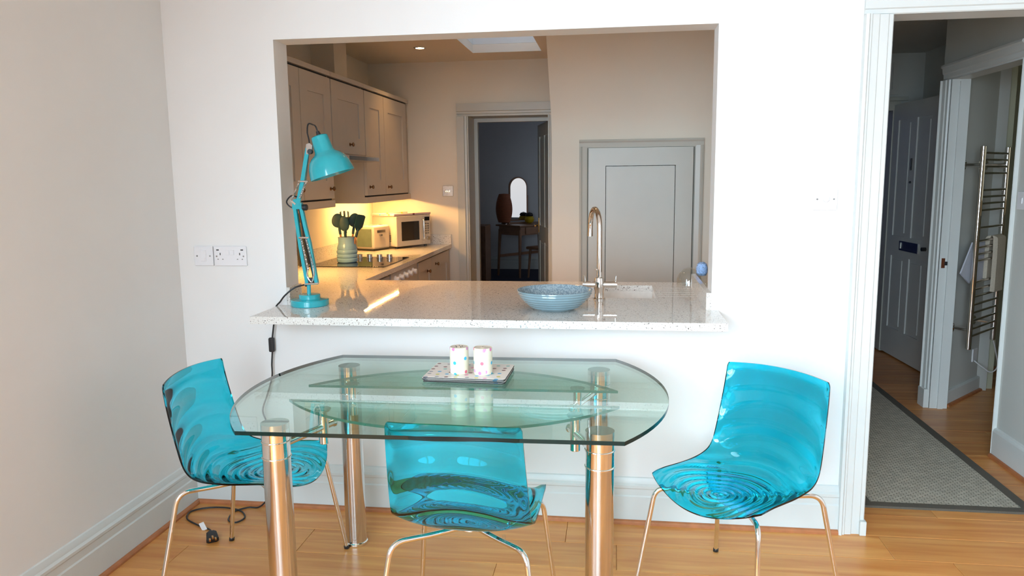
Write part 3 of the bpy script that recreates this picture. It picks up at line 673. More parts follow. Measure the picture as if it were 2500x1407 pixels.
added_spot = E('ceiling_spotlight', 'added unseen recessed spotlight above the bar aisle, warming the kitchen', 'spotlight', (-.75, 1.1, KC))  # invented fitting for the added spot, out of view behind the header
P('trim_ring', lathe([(.030, -.001), (.030, -.005), (.040, -.005), (.046, -.002), (.046, .004), (.030, .004)], 40), 'steel', added_spot)
P('bulb', lathe([(0, -.003), (.03, -.003), (.03, .003), (0, .003)], 30), 'spot_glow', added_spot)

# ------------------------------------------------------------------ glass dining table
tb = E('dining_table', 'oval glass dining table on four thick steel legs', 'table', (-.53, -.655, 0), math.radians(1.4))
def arc_end(x0, sag, w, n=24):
    rad = (w * w + sag * sag) / (2 * sag); cx = x0 + sag - rad; a = math.asin(w / rad)
    return [(cx + rad * math.cos(-a + 2 * a * k / n), rad * math.sin(-a + 2 * a * k / n)) for k in range(n + 1)]
e1 = arc_end(.552, .158, .472); e2 = [(-x, -y) for x, y in e1]
def slab_glass(name, poly, z0, z1, top, edge):
    bm = prism(poly, z0, z1)
    for f in bm.faces: f.material_index = 1 if abs(f.normal.z) < .5 else 0
    return P(name, bm, [top, edge], tb)
slab_glass('table_top', e1 + e2, .738, .750, 'table_glass', 'glass_edge')
def lens(s):
    h, half = .262, .55; rad = (half ** 2 + h ** 2) / (2 * h); cy = .088 + h - rad; a = math.asin(half / rad)
    pts = [(rad * math.sin(-a + 2 * a * k / 40), cy + rad * math.cos(-a + 2 * a * k / 40)) for k in range(41)]
    return [(x, s * y) for x, y in pts]
for s in (1, -1): slab_glass('leaf', lens(s), .722, .731, 'leaf_glass', 'leaf_edge')
for sx in (-1, 1):
    for sy in (-1, 1):
        x, y = sx * .486, sy * .35
        lg = P('leg', cyl((x, y, .006), (x, y, .63), .0415, 48), 'leg_steel', tb)
        P('leg_sleeve', cyl((x, y, .628), (x, y, .722), .042, 48), 'chrome', lg)
        P('leg_cap', cyl((x, y, .721), (x, y, .738), .042, 48), 'steel', lg)
        for z in (.632, .682): P('ring', tube([(x + .0425 * math.cos(k / 40 * 2 * math.pi), y + .0425 * math.sin(k / 40 * 2 * math.pi), z) for k in range(40)], .0022, 8, True), 'chrome', lg)
        P('foot_ring', cyl((x, y, 0), (x, y, .014), .0455, 48, ch=.003), 'chrome', lg)
        px, py = sx * .41, sy * .152
        ps = P('post', cyl((px, py, .603), (px, py, .716), .0165, 32, ch=.002), 'chrome', tb)
        P('pad', cyl((px, py, .714), (px, py, .7222), .0265, 32, ch=.002), 'steel', ps)
        d = (Vector((px, py, 0)) - Vector((x, y, 0))).normalized(); e = Vector((px, py, .66)) + d * .05
        P('swing_arm', tube([(x, y, .66), (px, py, .66), tuple(e)], .0115, 16), 'chrome', ps)
        P('arm_end', lathe([(0, -.014), (.009, -.011), (.0145, -.003), (.0145, .003), (.009, .011), (0, .014)], 20), 'chrome', ps, Matrix.Translation(e) @ rot_to(d))

# ------------------------------------------------------------------ chairs
def chair_shell():
    prof = [(-.243, .790), (-.238, .740), (-.228, .680), (-.214, .615), (-.200, .555), (-.186, .505), (-.168, .466), (-.140, .438), (-.100, .421), (-.050, .414), (.010, .413), (.070, .416), (.125, .419), (.175, .417), (.215, .407), (.238, .396)]
    path = smooth_path([(x, 0, z) for x, z in prof], 14)
    cum = [0]
    for a, b in zip(path, path[1:]): cum.append(cum[-1] + (b - a).length)
    Ltot = cum[-1]
    def at(s):
        s = max(0, min(Ltot, s)); lo, hi = 0, len(cum) - 1
        while hi - lo > 1:
            m = (lo + hi) // 2
            if cum[m] <= s: lo = m
            else: hi = m
        t = (s - cum[lo]) / max(1e-9, cum[hi] - cum[lo]); p = path[lo].lerp(path[hi], t); d = (path[hi] - path[lo]).normalized(); return p, d
    s_seat = .62                     # arc length at the ripple centre
    NV, NU = 190, 72; th = .0065
    def half(s):
        f = s / Ltot; w = .196 + .018 * min(1, f / .55)
        r = .03
        if s < r: w -= r - math.sqrt(max(0, r * r - (r - s) ** 2))
        q = (s - (Ltot - .10)) / .10
        if q > 0: w -= .045 * q ** 3
        return w
    def surf(u, v):
        s = v * (Ltot - .060 * abs(u) ** 2.2) + (.012 * (u * u) * (1 - v))
        p, d = at(s); w = half(s); y = u * w
        n = Vector((-d.z, 0, d.x)); n = n if n.z > 0 or n.x > 0 else -n      # towards the sitter
        f = s / Ltot
        seat = max(0, min(1, (f - .40) / .22)); seat = seat * seat * (3 - 2 * seat)
        lift = (abs(u) ** 2.6) * (.030 * (1 - seat) + .034 * seat)
        return p + Vector((0, y, 0)) + n * lift, n, s, y
    bm = bmesh.new(); top = []; bot = []
    for i in range(NV + 1):
        tr, brr = [], []
        for j in range(NU + 1):
            u = -1 + 2 * j / NU; v = i / NV
            p, n, s, y = surf(u, v)
            ds = s - s_seat; dd = math.hypot(ds, y * 1.15)
            d1 = min(dd, .17); ph = 2 * math.pi * math.log(1 + .09 * d1 / .023) / .09; lam = .023 + .09 * d1
            if dd > .17: ph += 2 * math.pi * math.log(1 + .30 * (dd - .17) / lam) / .30; lam += .30 * (dd - .17)
            amp = (.078 - .032 * min(1, max(0, dd - .15) / .25)) * lam
            edge = min(1, (1 - abs(u)) / .12, s / .05, (Ltot - s) / .05 if s < Ltot else 0); edge = max(0, edge); edge = edge * edge * (3 - 2 * edge)
            h = amp * math.sin(ph) * edge
            tr.append(bm.verts.new(p + n * (th / 2 + h))); brr.append(bm.verts.new(p - n * (th / 2)))
        top.append(tr); bot.append(brr)
    for i in range(NV):
        for j in range(NU):
            bm.faces.new((top[i][j], top[i][j + 1], top[i + 1][j + 1], top[i + 1][j])); bm.faces.new((bot[i][j], bot[i + 1][j], bot[i + 1][j + 1], bot[i][j + 1]))
    for i in range(NV):
        bm.faces.new((top[i][0], top[i + 1][0], bot[i + 1][0], bot[i][0])); bm.faces.new((top[i][NU], bot[i][NU], bot[i + 1][NU], top[i + 1][NU]))
    for j in range(NU):
        bm.faces.new((top[0][j], bot[0][j], bot[0][j + 1], top[0][j + 1])); bm.faces.new((top[NV][j], top[NV][j + 1], bot[NV][j + 1], bot[NV][j]))
    bmesh.ops.recalc_face_normals(bm, faces=bm.faces[:]); return bm
def make_chair():
    c = E('dining_chair', '', 'chair', (0, 0, 0), 0, 'turquoise chairs around the glass table')
    P('seat_shell', chair_shell(), 'teal_plastic', c, ang=60, label='clear turquoise plastic shell with concentric ripples')
    hub = P('hub_plate', cyl((0, 0, .382), (0, 0, .390), .045, 32, ch=.001), 'chrome', c)
    for sx, xt, wt, zt, xf, wf in ((1, .182, .200, .405, .241, .242), (-1, -.185, .200, .402, -.254, .255)):
        for s in (1, -1):
            pts = [(0.0, 0, .386), (xt * .45, s * wt * .45, .389), (xt, s * wt, zt), (xf, s * wf, .004)]
            P('leg', tube(fillet(pts, .045, 10), .0085, 14), 'chrome', c)
            P('foot', cyl((xf, s * wf, 0), (xf - (xf - xt) * .03, s * (wf - (wf - wt) * .03), .012), .0105, 16), 'black_plastic', c)
            x0, y0 = xt * .62, s * wt * .62
            P('mount_pad', cyl((x0, y0, .390), (x0, y0, .416), .006, 14), 'clear_glass', c)
    return c
ch0 = make_chair()
chairs = [ch0, copy_tree(ch0), copy_tree(ch0)]
for c, (x, y, a), lab in zip(chairs, ((-1.288, -.61, 0.1), (.419, -.587, 227.0), (-.434, -.899, 88.0)),
    ('clear turquoise rippled chair in the room corner below the double socket', 'clear turquoise rippled chair standing at an angle beside the hall doorway', 'clear turquoise rippled chair pushed up to the long side of the glass table')):
    c.location = (x, y, 0); c.rotation_euler = (0, 0, math.radians(a)); c['label'] = lab

# ------------------------------------------------------------------ things on the table
zt = .750
for k in range(4):
    m = E('placemat', ['bottom placemat of the dotted stack on the glass table', 'second placemat from the bottom of the dotted stack', 'third placemat from the bottom of the dotted stack', 'top placemat of the stack, white with coloured dots'][k], 'placemat', (-.516 + .002 * math.sin(k * 2.3), -.467 + .002 * math.cos(k * 1.7), zt + k * .0044), math.radians(-1.5 + .5 * math.sin(k * 1.9)), 'dotted placemats')
    rc = .012; poly = []
    for cx, cy, a0 in ((.1475 - rc, .108 - rc, 0), (-.1475 + rc, .108 - rc, 90), (-.1475 + rc, -.108 + rc, 180), (.1475 - rc, -.108 + rc, 270)):
        for q in range(5): a = math.radians(a0 + q * 22.5); poly.append((cx + rc * math.cos(a), cy + rc * math.sin(a)))
    P('board', prism(poly, 0, .0034), 'dark_gap', m); P('printed_top', prism([(x * .999, y * .999) for x, y in poly], .0033, .0044), 'dots_mat', m)
zs = zt + 4 * .0044
for (x, y), lab, holes, rz in (((-.546, -.500), 'cream salt shaker with coloured dots and several pour holes', 5, .4), ((-.459, -.504), 'cream pepper shaker with coloured dots and a dimpled top', 1, 2.0)):
    s = E('shaker', lab, 'shaker', (x, y, zs), rz, 'salt and pepper shakers')
    P('body', lathe([(0, 0), (.031, 0), (.0335, .003), (.0338, .05), (.0335, .094), (.032, .0965), (.030, .0965)], 48), 'dots_shaker', s)
    P('lid', lathe([(.0305, .096), (.029, .0945), (.014, .0945), (.010, .097), (.004, .0975), (0, .0975)], 40), 'cream_metal', s)
    for k in range(holes): P('pour_hole', cyl((.012 * math.cos(k * 1.256) if holes > 1 else 0, .012 * math.sin(k * 1.256) if holes > 1 else 0, .0955), (.012 * math.cos(k * 1.256) if holes > 1 else 0, .012 * math.sin(k * 1.256) if holes > 1 else 0, .0985), .0016, 8), 'dark_gap', s)

# ------------------------------------------------------------------ turquoise task lamp on the bar
lx, ly = -1.306, .0
lp = E('desk_lamp', 'turquoise articulated desk lamp on the end of the bar worktop', 'lamp', (lx, ly, WTOP))
def lw(x, z, y=0):            # lamp-plane point (measured in world x,z) to lamp space
    k = .9936; return Vector((x * k - lx, y, 1.4593 + (z - 1.4593) * k - WTOP))
P('base', lathe([(0, 0), (.078, 0), (.081, .003), (.081, .024), (.078, .028), (.050, .029), (.0455, .031), (.0455, .046), (.043, .049), (.012, .050), (0, .050)], 64), 'turquoise', lp)
P('stem', cyl((-.002, 0, .045), (-.001, 0, .108), .0085, 20), 'turquoise', lp)
P('stem_screw', cyl((-.009, 0, .085), (-.017, 0, .085), .004, 12), 'black_plastic', lp)
def strip(name, pts, wid, thick, mat='turquoise', y=0):
    """flat bar along a path in the lamp plane"""
    pts = [Vector(p) for p in pts]; bm = bmesh.new(); rg = []
    for i, p in enumerate(pts):
        d = (pts[min(i + 1, len(pts) - 1)] - pts[max(i - 1, 0)]).normalized(); n = Vector((d.z, 0, -d.x))
        rg.append([bm.verts.new(p + n * a * wid / 2 + Vector((0, b * thick / 2 + y, 0))) for a, b in ((-1, -1), (1, -1), (1, 1), (-1, 1))])
    for a, b in zip(rg, rg[1:]):
        for k in range(4): bm.faces.new((a[k], a[(k + 1) % 4], b[(k + 1) % 4], b[k]))
    bm.faces.new(rg[0][::-1]); bm.faces.new(rg[-1]); bmesh.ops.recalc_face_normals(bm, faces=bm.faces[:])
    return P(name, bm, mat, lp, ang=30)
strip('lower_arm', [lw(-1.321, 1.008), lw(-1.344, 1.177), lw(-1.361, 1.348)], .014, .016)
strip('lower_arm', [lw(-1.278, 1.012), lw(-1.303, 1.19), lw(-1.318, 1.26), lw(-1.333, 1.348)], .014, .016)
def pin(name, a, b, r=.0032, mat='chrome'): return P(name, tube([a, b], r, 10), mat, lp)
pin('lower_pivot_bar', lw(-1.330, 1.010, -.011), lw(-1.268, 1.014, -.011), .0045)
pin('spring_bar', lw(-1.345, 1.213, -.011), lw(-1.302, 1.213, -.011), .004)
def spring(a, b, r=.0046, turns=34):
    a, b = Vector(a), Vector(b); d = b - a; M = Matrix.Translation(a) @ rot_to(d); n = turns * 8
    P('spring', tube([M @ Vector((r * math.cos(k / 8 * 2 * math.pi), r * math.sin(k / 8 * 2 * math.pi), d.length * k / n)) for k in range(n + 1)], .0012, 5), 'steel', lp)
spring(lw(-1.336, 1.212, -.010), lw(-1.311, 1.078, -.010)); spring(lw(-1.314, 1.212, -.010), lw(-1.287, 1.085, -.010))
P('spring_link', tube(smooth_path([lw(-1.311, 1.078, -.01), lw(-1.316, 1.045, -.01), lw(-1.298, 1.020, -.01), lw(-1.286, 1.05, -.01), lw(-1.287, 1.085, -.01)], 6), .0036, 8), 'chrome', lp)
P('pivot_block', bx(-.004, -.012, 0, .016, .012, .03, .003), 'black_plastic', lp, Matrix.Translation(lw(-1.310, 1.008)))
# elbow, upper arm
P('elbow_plate', prism([(-.026, -.008), (.014, -.008), (.017, .016), (-.008, .036), (-.022, .03)], -.010, .010, 0, Matrix.Translation(lw(-1.344, 1.343)) @ FR), 'turquoise', lp)
kn = P('tension_knob', cyl((0, 0, 0), (.020, 0, 0), .0135, 24, ch=.002), 'black_plastic', lp, Matrix.Translation(lw(-1.326, 1.342)))
for dx, y in ((0, -.007), (.0, .007)):
    strip('upper_arm', [lw(-1.345 + (0 if y < 0 else -.010), 1.350), lw(-1.318, 1.452), lw(-1.287 + (0 if y < 0 else -.006), 1.592)], .017, .008, y=y)
pin('upper_spring_bar', lw(-1.334, 1.453, -.014), lw(-1.291, 1.452, -.014), .004)
spring(lw(-1.329, 1.452, -.016), lw(-1.366, 1.378, -.016), .0044, 20); spring(lw(-1.297, 1.452, -.016), lw(-1.330, 1.382, -.016), .0044, 20)
pin('elbow_link', lw(-1.372, 1.372, -.012), lw(-1.352, 1.356, -.012), .005)
P('shoulder_plate', prism([(-.012, -.026), (.010, -.026), (.016, .010), (.004, .020), (-.012, .016)], -.0035, .0035, 0, Matrix.Translation(lw(-1.279, 1.592)) @ FR @ Matrix.Translation((0, 0, .013))), 'leg_steel', lp)
P('shoulder_knob', cyl((0, 0, 0), (0, -.016, 0), .011, 20, ch=.002), 'black_plastic', lp, Matrix.Translation(lw(-1.272, 1.576, -.012)))
# shade
ax = Vector((.285, .05, -.95)).normalized(); top = lw(-1.237, 1.640, 0)
MS = Matrix.Translation(top) @ rot_to(ax)
P('shade', lathe([(0, -.004), (.028, -.004), (.034, 0), (.0355, .006), (.040, .062), (.046, .072), (.062, .082), (.078, .100), (.088, .125), (.0945, .160), (.0955, .168), (.0935, .168), (.086, .126), (.076, .103), (.060, .086), (.044, .077), (.036, .064), (.0, .062)], 64), 'turquoise', lp, MS)
P('cable_gland', cyl((0, 0, -.022), (0, 0, -.002), .007, 16, r2=.011), 'black_plastic', lp, MS)
P('bulb', lathe([(0, .06), (.013, .062), (.013, .085), (.028, .115), (.028, .13), (.018, .148), (0, .153)], 24), 'white_plastic', lp, MS)
t0 = top + ax * -.02
P('lamp_cable', tube(smooth_path([t0, t0 + Vector((-.008, 0, .022)), lw(-1.268, 1.690, .012), lw(-1.289, 1.693, .016), lw(-1.297, 1.660, .02), lw(-1.292, 1.60, .022), lw(-1.318, 1.48, .020), lw(-1.345, 1.392, .02), lw(-1.378, 1.392, .01), lw(-1.397, 1.366, 0), lw(-1.376, 1.343, -.004), lw(-1.350, 1.34, .01), lw(-1.330, 1.2, .016), lw(-1.300, 1.03, .016), lw(-1.315, 1.016, .012)], 10), .0032, 8), 'black_plastic', lp)
# mains cord: from the fork over the bar edge, down to the floor
cd = E('power_cord', 'black lamp cord hanging past the bar to the floor', 'cord', (-1.478, -.03, 0))
co = Vector((-1.478, -.03, 0))
c1 = [(-1.318, -.008, 1.012), (-1.36, -.03, 1.000), (-1.40, -.04, .968), (-1.425, -.035, .940), (-1.441, -.03, .926), (-1.4475, -.028, .917), (-1.4475, -.026, .90), (-1.462, -.022, .86), (-1.474, -.020, .80), (-1.479, -.02, .765), (-1.481, -.020, .72), (-1.487, -.020, .66), (-1.489, -.022, .6), (-1.515, -.022, .52), (-1.540, -.024, .45), (-1.525, -.028, .40), (-1.50, -.032, .34), (-1.485, -.036, .25), (-1.50, -.048, .10), (-1.56, -.055, .012), (-1.62, -.062, .005), (-1.66, -.11, .005), (-1.645, -.19, .005), (-1.60, -.21, .005), (-1.585, -.16, .005), (-1.635, -.10, .005), (-1.715, -.075, .005), (-1.80, -.085, .005), (-1.853, -.13, .005), (-1.83, -.20, .005), (-1.745, -.255, .005), (-1.68, -.285, .005), (-1.645, -.325, .010), (-1.63, -.345, .016)]
P('cable', tube([p - co for p in smooth_path(c1, 8)], .0036, 8), 'black_plastic', cd)
P('inline_switch', bx(-.012, -.010, -.032, .012, .010, .032, .006, 3), 'black_plastic', cd, Matrix.Translation(Vector((-1.4835, -.018, .745)) - co))
pl = P('plug', prism([(-.024, -.018), (-.016, -.024), (.016, -.024), (.024, -.018), (.020, .02), (.010, .028), (-.010, .028), (-.020, .02)], 0, .022, .004, Matrix.Translation(Vector((-1.622, -.366, .006)) - co) @ Matrix.Rotation(math.radians(35), 4, 'Z') @ Matrix.Rotation(math.radians(20), 4, 'X')), 'black_plastic', cd, label='black three pin plug')
for a, b in ((0, .012), (-.011, -.008), (.011, -.008)):
    P('pin', bx(-.0035, -.0035, -.004, .0035, .0035, .018, .0006), 'brass', pl, Matrix.Translation(Vector((-1.622, -.366, .010)) - co) @ Matrix.Rotation(math.radians(35), 4, 'Z') @ Matrix.Translation((a, -.022, .011 + b * .4)) @ Matrix.Rotation(math.radians(90), 4, 'X'))
P('cord_tag', bx(-.012, -.0004, 0, .012, .0004, .035), 'clear_tag', cd, Matrix.Translation(Vector((-1.70, -.285, .001)) - co) @ Matrix.Rotation(math.radians(-25), 4, 'Y'))

# ------------------------------------------------------------------ bar: bowl and tap
bw = E('serving_bowl', 'wide blue grey glazed bowl on the bar worktop', 'bowl', (-.240, -.025, WTOP))
out = [(0, 0), (.075, 0), (.080, .003), (.100, .012)] + [(.100 + .054 * math.sin(t * 1.5) + .0013 * math.sin(t * 40), .012 + .068 * t) for t in [k / 40 for k in range(1, 41)]] + [(.1546, .083)]
P('outer_shell', lathe(out, 72), 'bowl_glaze', bw); P('glazed_inside', lathe([(.1546, .0829), (.1515, .081), (.146, .066), (.130, .042), (.100, .018), (.06, .009), (0, .007)], 72), 'speckle_glaze', bw)
tp = E('mixer_tap', 'chrome gooseneck kitchen mixer tap with two levers', 'tap', (-.063, .235, WTOP))
P('base_body', lathe([(0, 0), (.025, 0), (.025, .006), (.021, .010), (.020, .040), (.023, .050), (.023, .085), (.020, .098), (.0135, .102), (0, .102)], 36), 'chrome', tp)
P('crossbar', tube([(-.072, 0, .068), (.077, 0, .068)], .0135, 24), 'chrome', tp)
for s in (-.064, .071):
    P('lever', tube([(s, 0, .07), (s * 1.0, 0, .082), (s * 1.03, -.004, .108)], [.0065, .0048, .0036], 12), 'chrome', tp)
arc = [(0, 0, .09), (0, 0, .18), (0, 0, .27)] + [(-.045 * (1 - math.cos(a)) / 2, .17 * (1 - math.cos(a)) / 2, .315 + .082 * math.sin(a)) for a in [math.pi * k / 10 for k in range(0, 11)]] + [(-.046, .171, .285)]
P('spout', tube(smooth_path(arc, 4), .0115, 20), 'chrome', tp)
P('aerator', cyl((-.046, .171, .290), (-.0462, .171, .268), .0122, 20), 'chrome', tp)
P('spray_button', lathe([(0, -.006), (.006, -.003), (.006, .003), (0, .006)], 14), 'chrome', tp, Matrix.Translation((-.014, -.002, .135)))
# drying dome and blue mesh scrubber by the grooves
gl = E('glass_lid', 'clear glass lid leaning at the end of the drainer', 'lid', (.375, .748, WTOP))
P('dome', lathe([(.064, 0), (.062, .03), (.05, .06), (.03, .078), (.01, .084), (0, .084), (0, .082), (.028, .076), (.048, .058), (.060, .03), (.062, 0)], 40), 'clear_glass', gl)
sc = E('mesh_scrubber', 'blue and white mesh scrubber behind the reveal', 'scrubber', (.425, .655, WTOP))
P('cup', lathe([(0, 0), (.026, 0), (.028, .004), (.028, .07), (.026, .07), (.025, .004), (0, .004)], 30), 'clear_glass', sc)
pm('scrub_blue', srgb(150, 180, 222), .7, ns=160, var=.35, bump=1, bs=260)
P('mesh_pad', lathe([(0, .055), (.02, .058), (.027, .072), (.028, .095), (.022, .115), (.010, .123), (0, .124)], 24), 'scrub_blue', sc)

# ------------------------------------------------------------------ hob run: hob, pot, toaster, microwave, tray
hb = E('hob', 'black glass electric hob with four steel knobs', 'hob', (-1.90, 1.385, WTOP))
P('glass_plate', bx(0, 0, 0, .50, .575, .005, .0004), 'black_gloss', hb)
for k in range(4):
    P('hob_knob', lathe([(0, 0), (.021, 0), (.021, .004), (.019, .006), (.0185, .024), (.017, .026), (0, .026)], 28), 'steel', hb, Matrix.Translation((.172 + k * .070, .505, .005)))
zh = WTOP + .005
up = E('utensil_pot', 'pale blue ribbed ceramic utensil pot on the hob', 'pot', (-1.722, 1.63, zh))
pr = [(0, 0), (.060, 0), (.066, .006), (.0665, .013), (.0665, .024), (.0625, .029), (.0675, .036), (.0675, .049), (.0625, .055), (.067, .062), (.0665, .075), (.062, .082), (.0635, .093), (.058, .112), (.054, .122), (.054, .160), (.0555, .165), (.051, .165), (.050, .122), (.058, .09), (.058, .012), (0, .010)]
P('pot_body', lathe(pr, 56), 'pot_glaze', up)
def utensil(label, base, tip, kind, rot):
    """silicone head on a wooden handle standing in the pot"""
    b, t = Vector(base), Vector(tip); o = E('utensil', label, 'utensil', (-1.722 + b.x, 1.63 + b.y, zh + .014), 0, 'kitchen utensils in the pale blue pot')
    d = t - b; L = d.length; M = rot_to(d) @ Matrix.Rotation(rot, 4, 'Z')
    P('handle', tube([M @ Vector((0, 0, 0)), M @ Vector((0, 0, L * .54))], .0062, 12), 'light_wood', o)
    P('neck', tube([M @ Vector((0, 0, L * .50)), M @ Vector((0, 0, L * .58)), M @ Vector((0, 0, L * .68))], [.0085, .009, .006], 12), 'teal_silicone', o)
    h0 = L * .63; n = 14
    if kind == 'spoon' or kind == 'ladle':
        wd_, ln = (.033, .10) if kind == 'spoon' else (.041, .092)
        bm = bmesh.new(); bmesh.ops.create_uvsphere(bm, u_segments=24, v_segments=16, radius=1)
        for v in bm.verts:
            x, y, z = v.co; dish = .010 * (1 - min(1, (x * x + z * z))) if y > 0 else 0
            v.co = Vector((x * wd_ * (1 - .12 * z), y * .007 - dish - (.014 * (1 - x * x - z * z) if y < 0 else 0) * 0 , h0 + ln / 2 + z * ln / 2))
        P('head', bm, 'teal_silicone', o, M)
    elif kind == 'turner':
        poly = [(-.009, 0), (.009, 0), (.034, .03), (.036, .10), (.022, .108), (-.022, .108), (-.036, .10), (-.034, .03)]
        slots = []
        P('head', prism(poly, -.0025, .0025, .001, Matrix.Translation((0, 0, h0)) @ FR), 'teal_silicone', o, M)
    elif kind == 'fork':
        bm = prism([(-.009, 0), (.009, 0), (.027, .022), (.03, .05), (.03, .092), (.020, .10), (.020, .06), (.006, .06), (.006, .10), (-.006, .10), (-.006, .06), (-.020, .06), (-.020, .10), (-.03, .092), (-.03, .05), (-.027, .022)], -.003, .003, 0, Matrix.Translation((0, 0, h0)) @ FR)
        P('head', bm, 'teal_silicone', o, M)
utensil('dark teal serving spoon with a broad round head', (-.015, -.01, 0), (-.055, -.02, .335), 'ladle', .3)
utensil('dark teal slotted fork standing upright in the pot', (-.005, .015, 0), (-.020, .03, .345), 'fork', .1)
utensil('dark teal spoon with a narrow oval head', (.01, -.02, 0), (.0, -.045, .30), 'spoon', .2)
utensil('dark teal ladle leaning over the pot rim towards the microwave', (.012, .012, 0), (.062, .03, .335), 'ladle', .5)
utensil('dark teal turner leaning furthest out of the pot', (.02, -.005, 0), (.108, .00, .300), 'turner', 1.0)
to = E('toaster', 'cream and olive two slice toaster beside the utensil pot', 'toaster', (-1.845, 2.50, WTOP), math.radians(-20))
P('body', bx(-.085, -.075, .012, .085, .13, .190, .016, 4), 'cream_metal', to)
P('olive_side', bx(-.072, -.079, .030, .066, -.07, .165, .004), 'green_glaze', to, label='olive green ribbed side panel')
P('base', bx(-.078, -.068, 0, .078, .12, .018, .003), 'black_plastic', to)
for x in (-.03, .025): P('slot', bx(x - .011, -.05, .1885, x + .011, .11, .1912, .0005), 'dark_gap', to)
P('lever', bx(.084, -.01, .11, .10, .02, .125, .003), 'steel', to)
P('badge', bx(.0845, -.03, .135, .0862, .07, .155), 'screw', to)
# microwave, turned out of the corner
fd = Vector((.505, .863, 0)); bd = Vector((-.863, .505, 0))
MW = frame((0, 0, 0), fd, (0, 0, 1), -bd)          # u along the front, v up, n out of the front
mw = E('microwave', 'cream countertop microwave turned out of the kitchen corner', 'microwave', (-1.667, 2.576, WTOP))
w_, h_, dp = .375, .236, .275
P('body', bx(0, .016, -dp, w_, .016 + h_, -.018, .010, 3), 'cream_metal', mw, MW)
P('door', bx(.002, .016, -.022, w_ * .78, .016 + h_, .004, .006, 3), 'cream_metal', mw, MW)
P('control_panel', bx(w_ * .78, .016, -.022, w_, .016 + h_, .004, .006, 3), 'cream_metal', mw, MW)
P('door_window', bx(.055, .058, .0035, w_ * .66, .016 + h_ - .045, .0055, .0008), 'black_gloss', mw, MW)
P('handle', tube(fillet([(w_ * .735, .055, .003), (w_ * .735, .055, .030), (w_ * .735, .016 + h_ - .035, .030), (w_ * .735, .016 + h_ - .035, .003)], .02), .0065, 14), 'chrome', mw, MW)
P('display', bx(w_ * .825, .205, .0035, w_ * .97, .235, .0055), 'black_gloss', mw, MW)
for r in range(5):
    for c in range(2): P('button', bx(w_ * (.84 + .065 * c), .10 + r * .019, .0035, w_ * (.885 + .065 * c), .110 + r * .019, .006, .0005), 'screw', mw, MW)
P('dial', cyl((w_ * .9, .065, .003), (w_ * .9, .065, .02), .016, 24, ch=.002), 'steel', mw, MW)
for k in range(2):
    for r in range(5): P('vent_slot', bx(-.0008, .055 + r * .011, -.115 + k * .035, .001, .0595 + r * .011, -.09 + k * .035), 'dark_gap', mw, MW)
for u, n in ((.03, -.03), (w_ - .03, -.03), (.03, -dp + .03), (w_ - .03, -dp + .03)): P('foot', cyl((u, 0, n), (u, .018, n), .012, 16), 'black_plastic', mw, MW)
tr = E('tray', 'pink patterned melamine tray lying on the microwave', 'tray', (-1.667, 2.576, WTOP + .016 + h_))
dots_mat('tray_print', (.72, .52, .47), 13, .14)
P('tray_base', bx(.01, 0, -.25, w_ - .01, .006, -.02, .002), 'tray_print', tr, MW)
P('tray_rim', hgrid([-.012, .006, w_ - .006, w_ + .012], [.0, .018, .246, .264], lambda i, j: None if (i == 1 and j == 1) else .018, .004, frame((0, 0, -.267), (1, 0, 0), (0, 0, 1), (0, 1, 0))), 'tray_print', tr, MW)
cb = E('chopping_board', 'black slab leaning on the wall behind the turquoise lamp', 'board', (-1.955, 1.40, WTOP))
P('slab', bx(0, 0, 0, .012, .16, .27, .003), 'black_plastic', cb, Matrix.Rotation(math.radians(-6), 4, 'Y'))
P('handle', bx(0, .10, .265, .012, .15, .33, .004), 'black_plastic', cb, Matrix.Rotation(math.radians(-6), 4, 'Y'))

# ------------------------------------------------------------------ switches and sockets
def plate(name, label, cat, M, w, h, mat='white_plastic', group=None):
    o = E(name, label, cat, M.translation, 0, group); o.matrix_world = M
    P('plate', bx(-w / 2, -h / 2, 0, w / 2, h / 2, .009, .003, 3), mat, o); return o
def scr(o, x, y, z=.0088): 
    s = P('screw', cyl((x, y, z), (x, y, z + .0012), .0035, 14), 'screw', o)
YF = lambda x, z, y=0: frame((x, y, z), (1, 0, 0), (0, 0, 1), (0, -1, 0))
o = plate('light_switch', 'white fused spur switch plate left of the double socket'.replace(' left of', ' adjoining'), 'switch', YF(-1.779, 1.134), .088, .086)
P('rocker', bx(-.012, -.024, .008, .012, .026, .012, .001), 'white_plastic', o); P('fuse_holder', bx(-.008, -.022, .0115, .008, -.008, .0135, .0006), 'white_plastic', o); scr(o, -.03, 0); scr(o, .03, 0)
o = plate('double_socket', 'white double socket with two charging ports', 'socket', YF(-1.656, 1.134), .150, .086)
for s in (-1, 1):
    P('rocker', bx(s * .011 - .008, .005, .008, s * .011 + .008, .026, .012 if s > 0 else .0105, .001), 'white_plastic', o)
    P('earth_slot', bx(s * .045 - .002, .004, .0085, s * .045 + .002, .014, .0094), 'dark_gap', o)
    for k in (-1, 1): P('pin_slot', bx(s * .045 + k * .011 - .003, -.016, .0085, s * .045 + k * .011 + .003, -.012, .0094), 'screw', o)
    P('usb_port', bx(s * .056 - .006, .024, .0085, s * .056 + .006, .029, .0094), 'dark_gap', o)
    scr(o, s * .062, -.001)
o = plate('dimmer_switch', 'white dimmer switch plate beside the hall doorway', 'switch', YF(.811, 1.3635), .089, .086)
P('dial', cyl((0, 0, .008), (0, 0, .024), .011, 24, ch=.002), 'white_plastic', o); scr(o, -.031, 0); scr(o, .031, 0)
o = plate('light_switch', 'brushed steel triple switch plate on the kitchen end wall', 'switch', YF(-1.356, 1.355, KY1), .088, .086, 'satin_steel')
for k in (-.014, 0, .014): P('toggle', bx(k - .004, -.012, .008, k + .004, .012, .014, .001), 'chrome', o)
scr(o, -.033, 0); scr(o, .033, 0)
